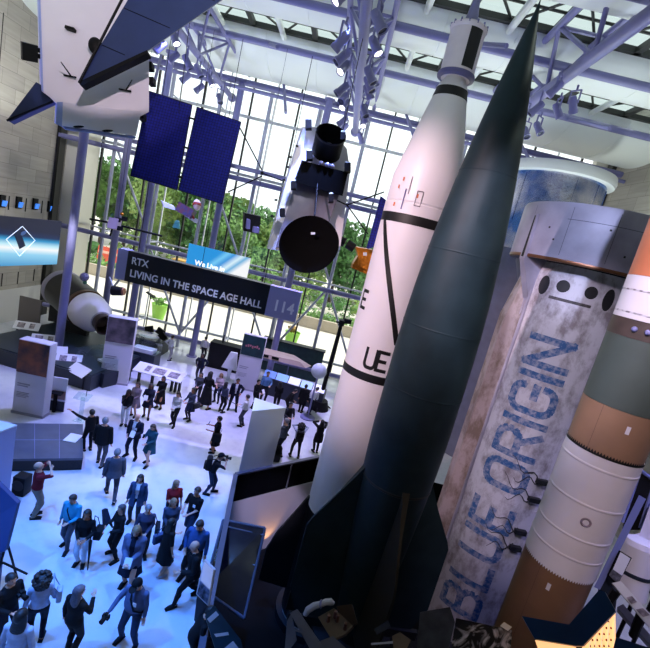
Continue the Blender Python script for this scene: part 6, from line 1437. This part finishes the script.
handheld(A, 1, 'camera', 'camera used by the man in the grey shirt behind the far guard rail'); 
t = thing('camera_bag', 'black camera backpack standing on the floor by the man in the grey shirt', 'bag', fl(274, 461), .4); MB().box((0, 0, .35), (.42, .3, .68), bev=.07).build('pack', cmat(BK), t); MB().box((0, -.17, .25), (.3, .08, .3), bev=.02).build('front_pocket', cmat(BK), t)
A = person('person in a pale shirt with a black backpack, behind the far guard rail', (294, 457), (299, 424), 100, O((170, 180, 200), BK, hair='curly', hcol=HK), L='camera', Rr='camera', stance='apart')
backpack(A, 'black backpack on the pale shirted person behind the far guard rail', BK)
A = person('person in a black coat raising a phone, next to the white rocket', (315, 452), (318.5, 427), 110, O(BK, BK, fem=1, jacket=BK, jhem=.6, hair='long', hcol=HK), L='camera', Rr='camera', stance='close')
A = person('person in black bending over behind the camera mast foot', (284, 415), (290, 396), 10, O(BK, BK, hair='short', hcol=HK), L='hold', Rr='hold', lean=24)
# ------------------------------------------------------------------ light
w = bpy.data.worlds.new('world'); S.world = w; w.use_nodes = True
bg = w.node_tree.nodes['Background']; bg.inputs['Color'].default_value = (.93, .97, 1, 1); bg.inputs['Strength'].default_value = 1.6
def sun(e, col, rx, ry, rz, ang=.05):
    l = bpy.data.lights.new('sun', 'SUN'); l.energy = e; l.color = col; l.angle = ang
    o = bpy.data.objects.new('sun', l); COL.objects.link(o); o.rotation_euler = (radians(rx), radians(ry), radians(rz))
sun(4.5, (1, .95, .86), -8, 40, 0)
def spot(name, loc, tgt, e, col, ang=40, blend=.6, r=.15):
    l = bpy.data.lights.new(name, 'SPOT'); l.energy = e; l.color = col; l.spot_size = radians(ang); l.spot_blend = blend; l.shadow_soft_size = r
    o = bpy.data.objects.new(name, l); COL.objects.link(o); o.location = loc
    o.rotation_euler = (Vector(tgt)-Vector(loc)).to_track_quat('-Z', 'Y').to_euler()
BLUE = (.06, .26, 1.0); VIO = (.34, .34, 1.0); PINK = (1, .72, .78)
spot('stage_light', (-8.3, 4, 15.3), (-4.2, 6.0, 0), 11500, BLUE, 46, .8)
spot('stage_light', (-8.3, 9, 15.3), (-6, 9.5, 0), 11000, BLUE, 52, .8)
spot('stage_light', (-1, 9.5, 15.2), (-3.0, 9.5, 0), 7000, BLUE, 44, .8)
spot('stage_light', (-1, 13, 15.2), (-4.5, 14.5, 0), 7500, (.24, .34, 1), 46, .8)
spot('stage_light', (-8.3, 18, 15.3), (-9, 17.5, 0), 9000, (.3, .32, 1), 60, .8)
spot('stage_light', (-1, 20, 15.2), (-3, 20, 0), 11000, (.5, .42, 1), 62, .8)
spot('stage_light', (9.5, 7, 15.5), (8.8, 8.5, 0), 4200, VIO, 50, .8)
spot('rocket_light', (-8, 2, 15.3), (1.5, 11.5, 8.5), 10500, PINK, 34, .7)
spot('rocket_light', (-1, 2, 15.2), (6.6, 12, 6.0), 7800, (.9, .8, 1), 30, .6)
spot('ring_fill', (1.5, -1, 14.5), (6.9, 12, 10.8), 7500, (.6, .66, 1), 20, .6)  # added fill to brighten the booster ring
spot('rocket_light', (2, 1, 15.2), (5.3, 7.6, 7), 2700, (1, .78, .9), 30, .6)
spot('sign_fill', (-1, 9, 15.2), (-5, 17.2, 8), 1500, (1, .95, .95), 40, .6)  # added fill so the sign letters read bright
spot('satellite_fill', (-1, 1.5, 15.2), (-6.3, 10.8, 13.7), 3800, (.98, .8, .9), 26, .3, .05)  # added warm spot standing in for light patches on the white satellite
spot('wall_fill', (-9, 12, 15.2), (-18.4, 20, 8), 5200, (1, .97, .94), 90, .8)  # added fill that lifts the stone wall
for x, y in ((-15.8, 21), (-11, 6), (-12, 15), (-8, 22.5), (-2, 22), (4.5, 21), (11.5, 20), (11.5, 13), (11, 5), (-1.5, 6), (7.5, 18.5)):
    spot('roof_fill', (x, y, 10.5), (x, y+1.5, 19), 560, (.90, 1, .96), 150, .5, .3)  # added fill in mid-air to brighten the vaults, no fixture there
spot('wall_fill', (-11.5, 19, 7.5), (-18.4, 21, 4), 900, (1, .98, .94), 80, .8)  # second added fill, for the lower stone wall
spot('truss_light', (-12, 12, 6.5), (-5, 20, 17.5), 1800, (.3, .3, 1), 90, .7)
spot('truss_light', (7, 10, 12.5), (6, 18, 17), 250, (.3, .3, 1), 100, .7)
spot('pit_fill', (-.8, 4.5, 8.5), (-.2, 14.2, -.9), 5200, (.76, .66, 1), 13, .6)  # added violet fill to brighten the pale pit wall
spot('pit_uplight', (.05, 13.9, PITZ+.2), (-.45, 14.5, -.9), 50, (1, .5, .16), 70, .8, .04)
S.view_settings.view_transform = 'Standard'; S.view_settings.look = 'None'; S.view_settings.gamma = 1; S.view_settings.use_curve_mapping = False
S.view_settings.exposure = 0
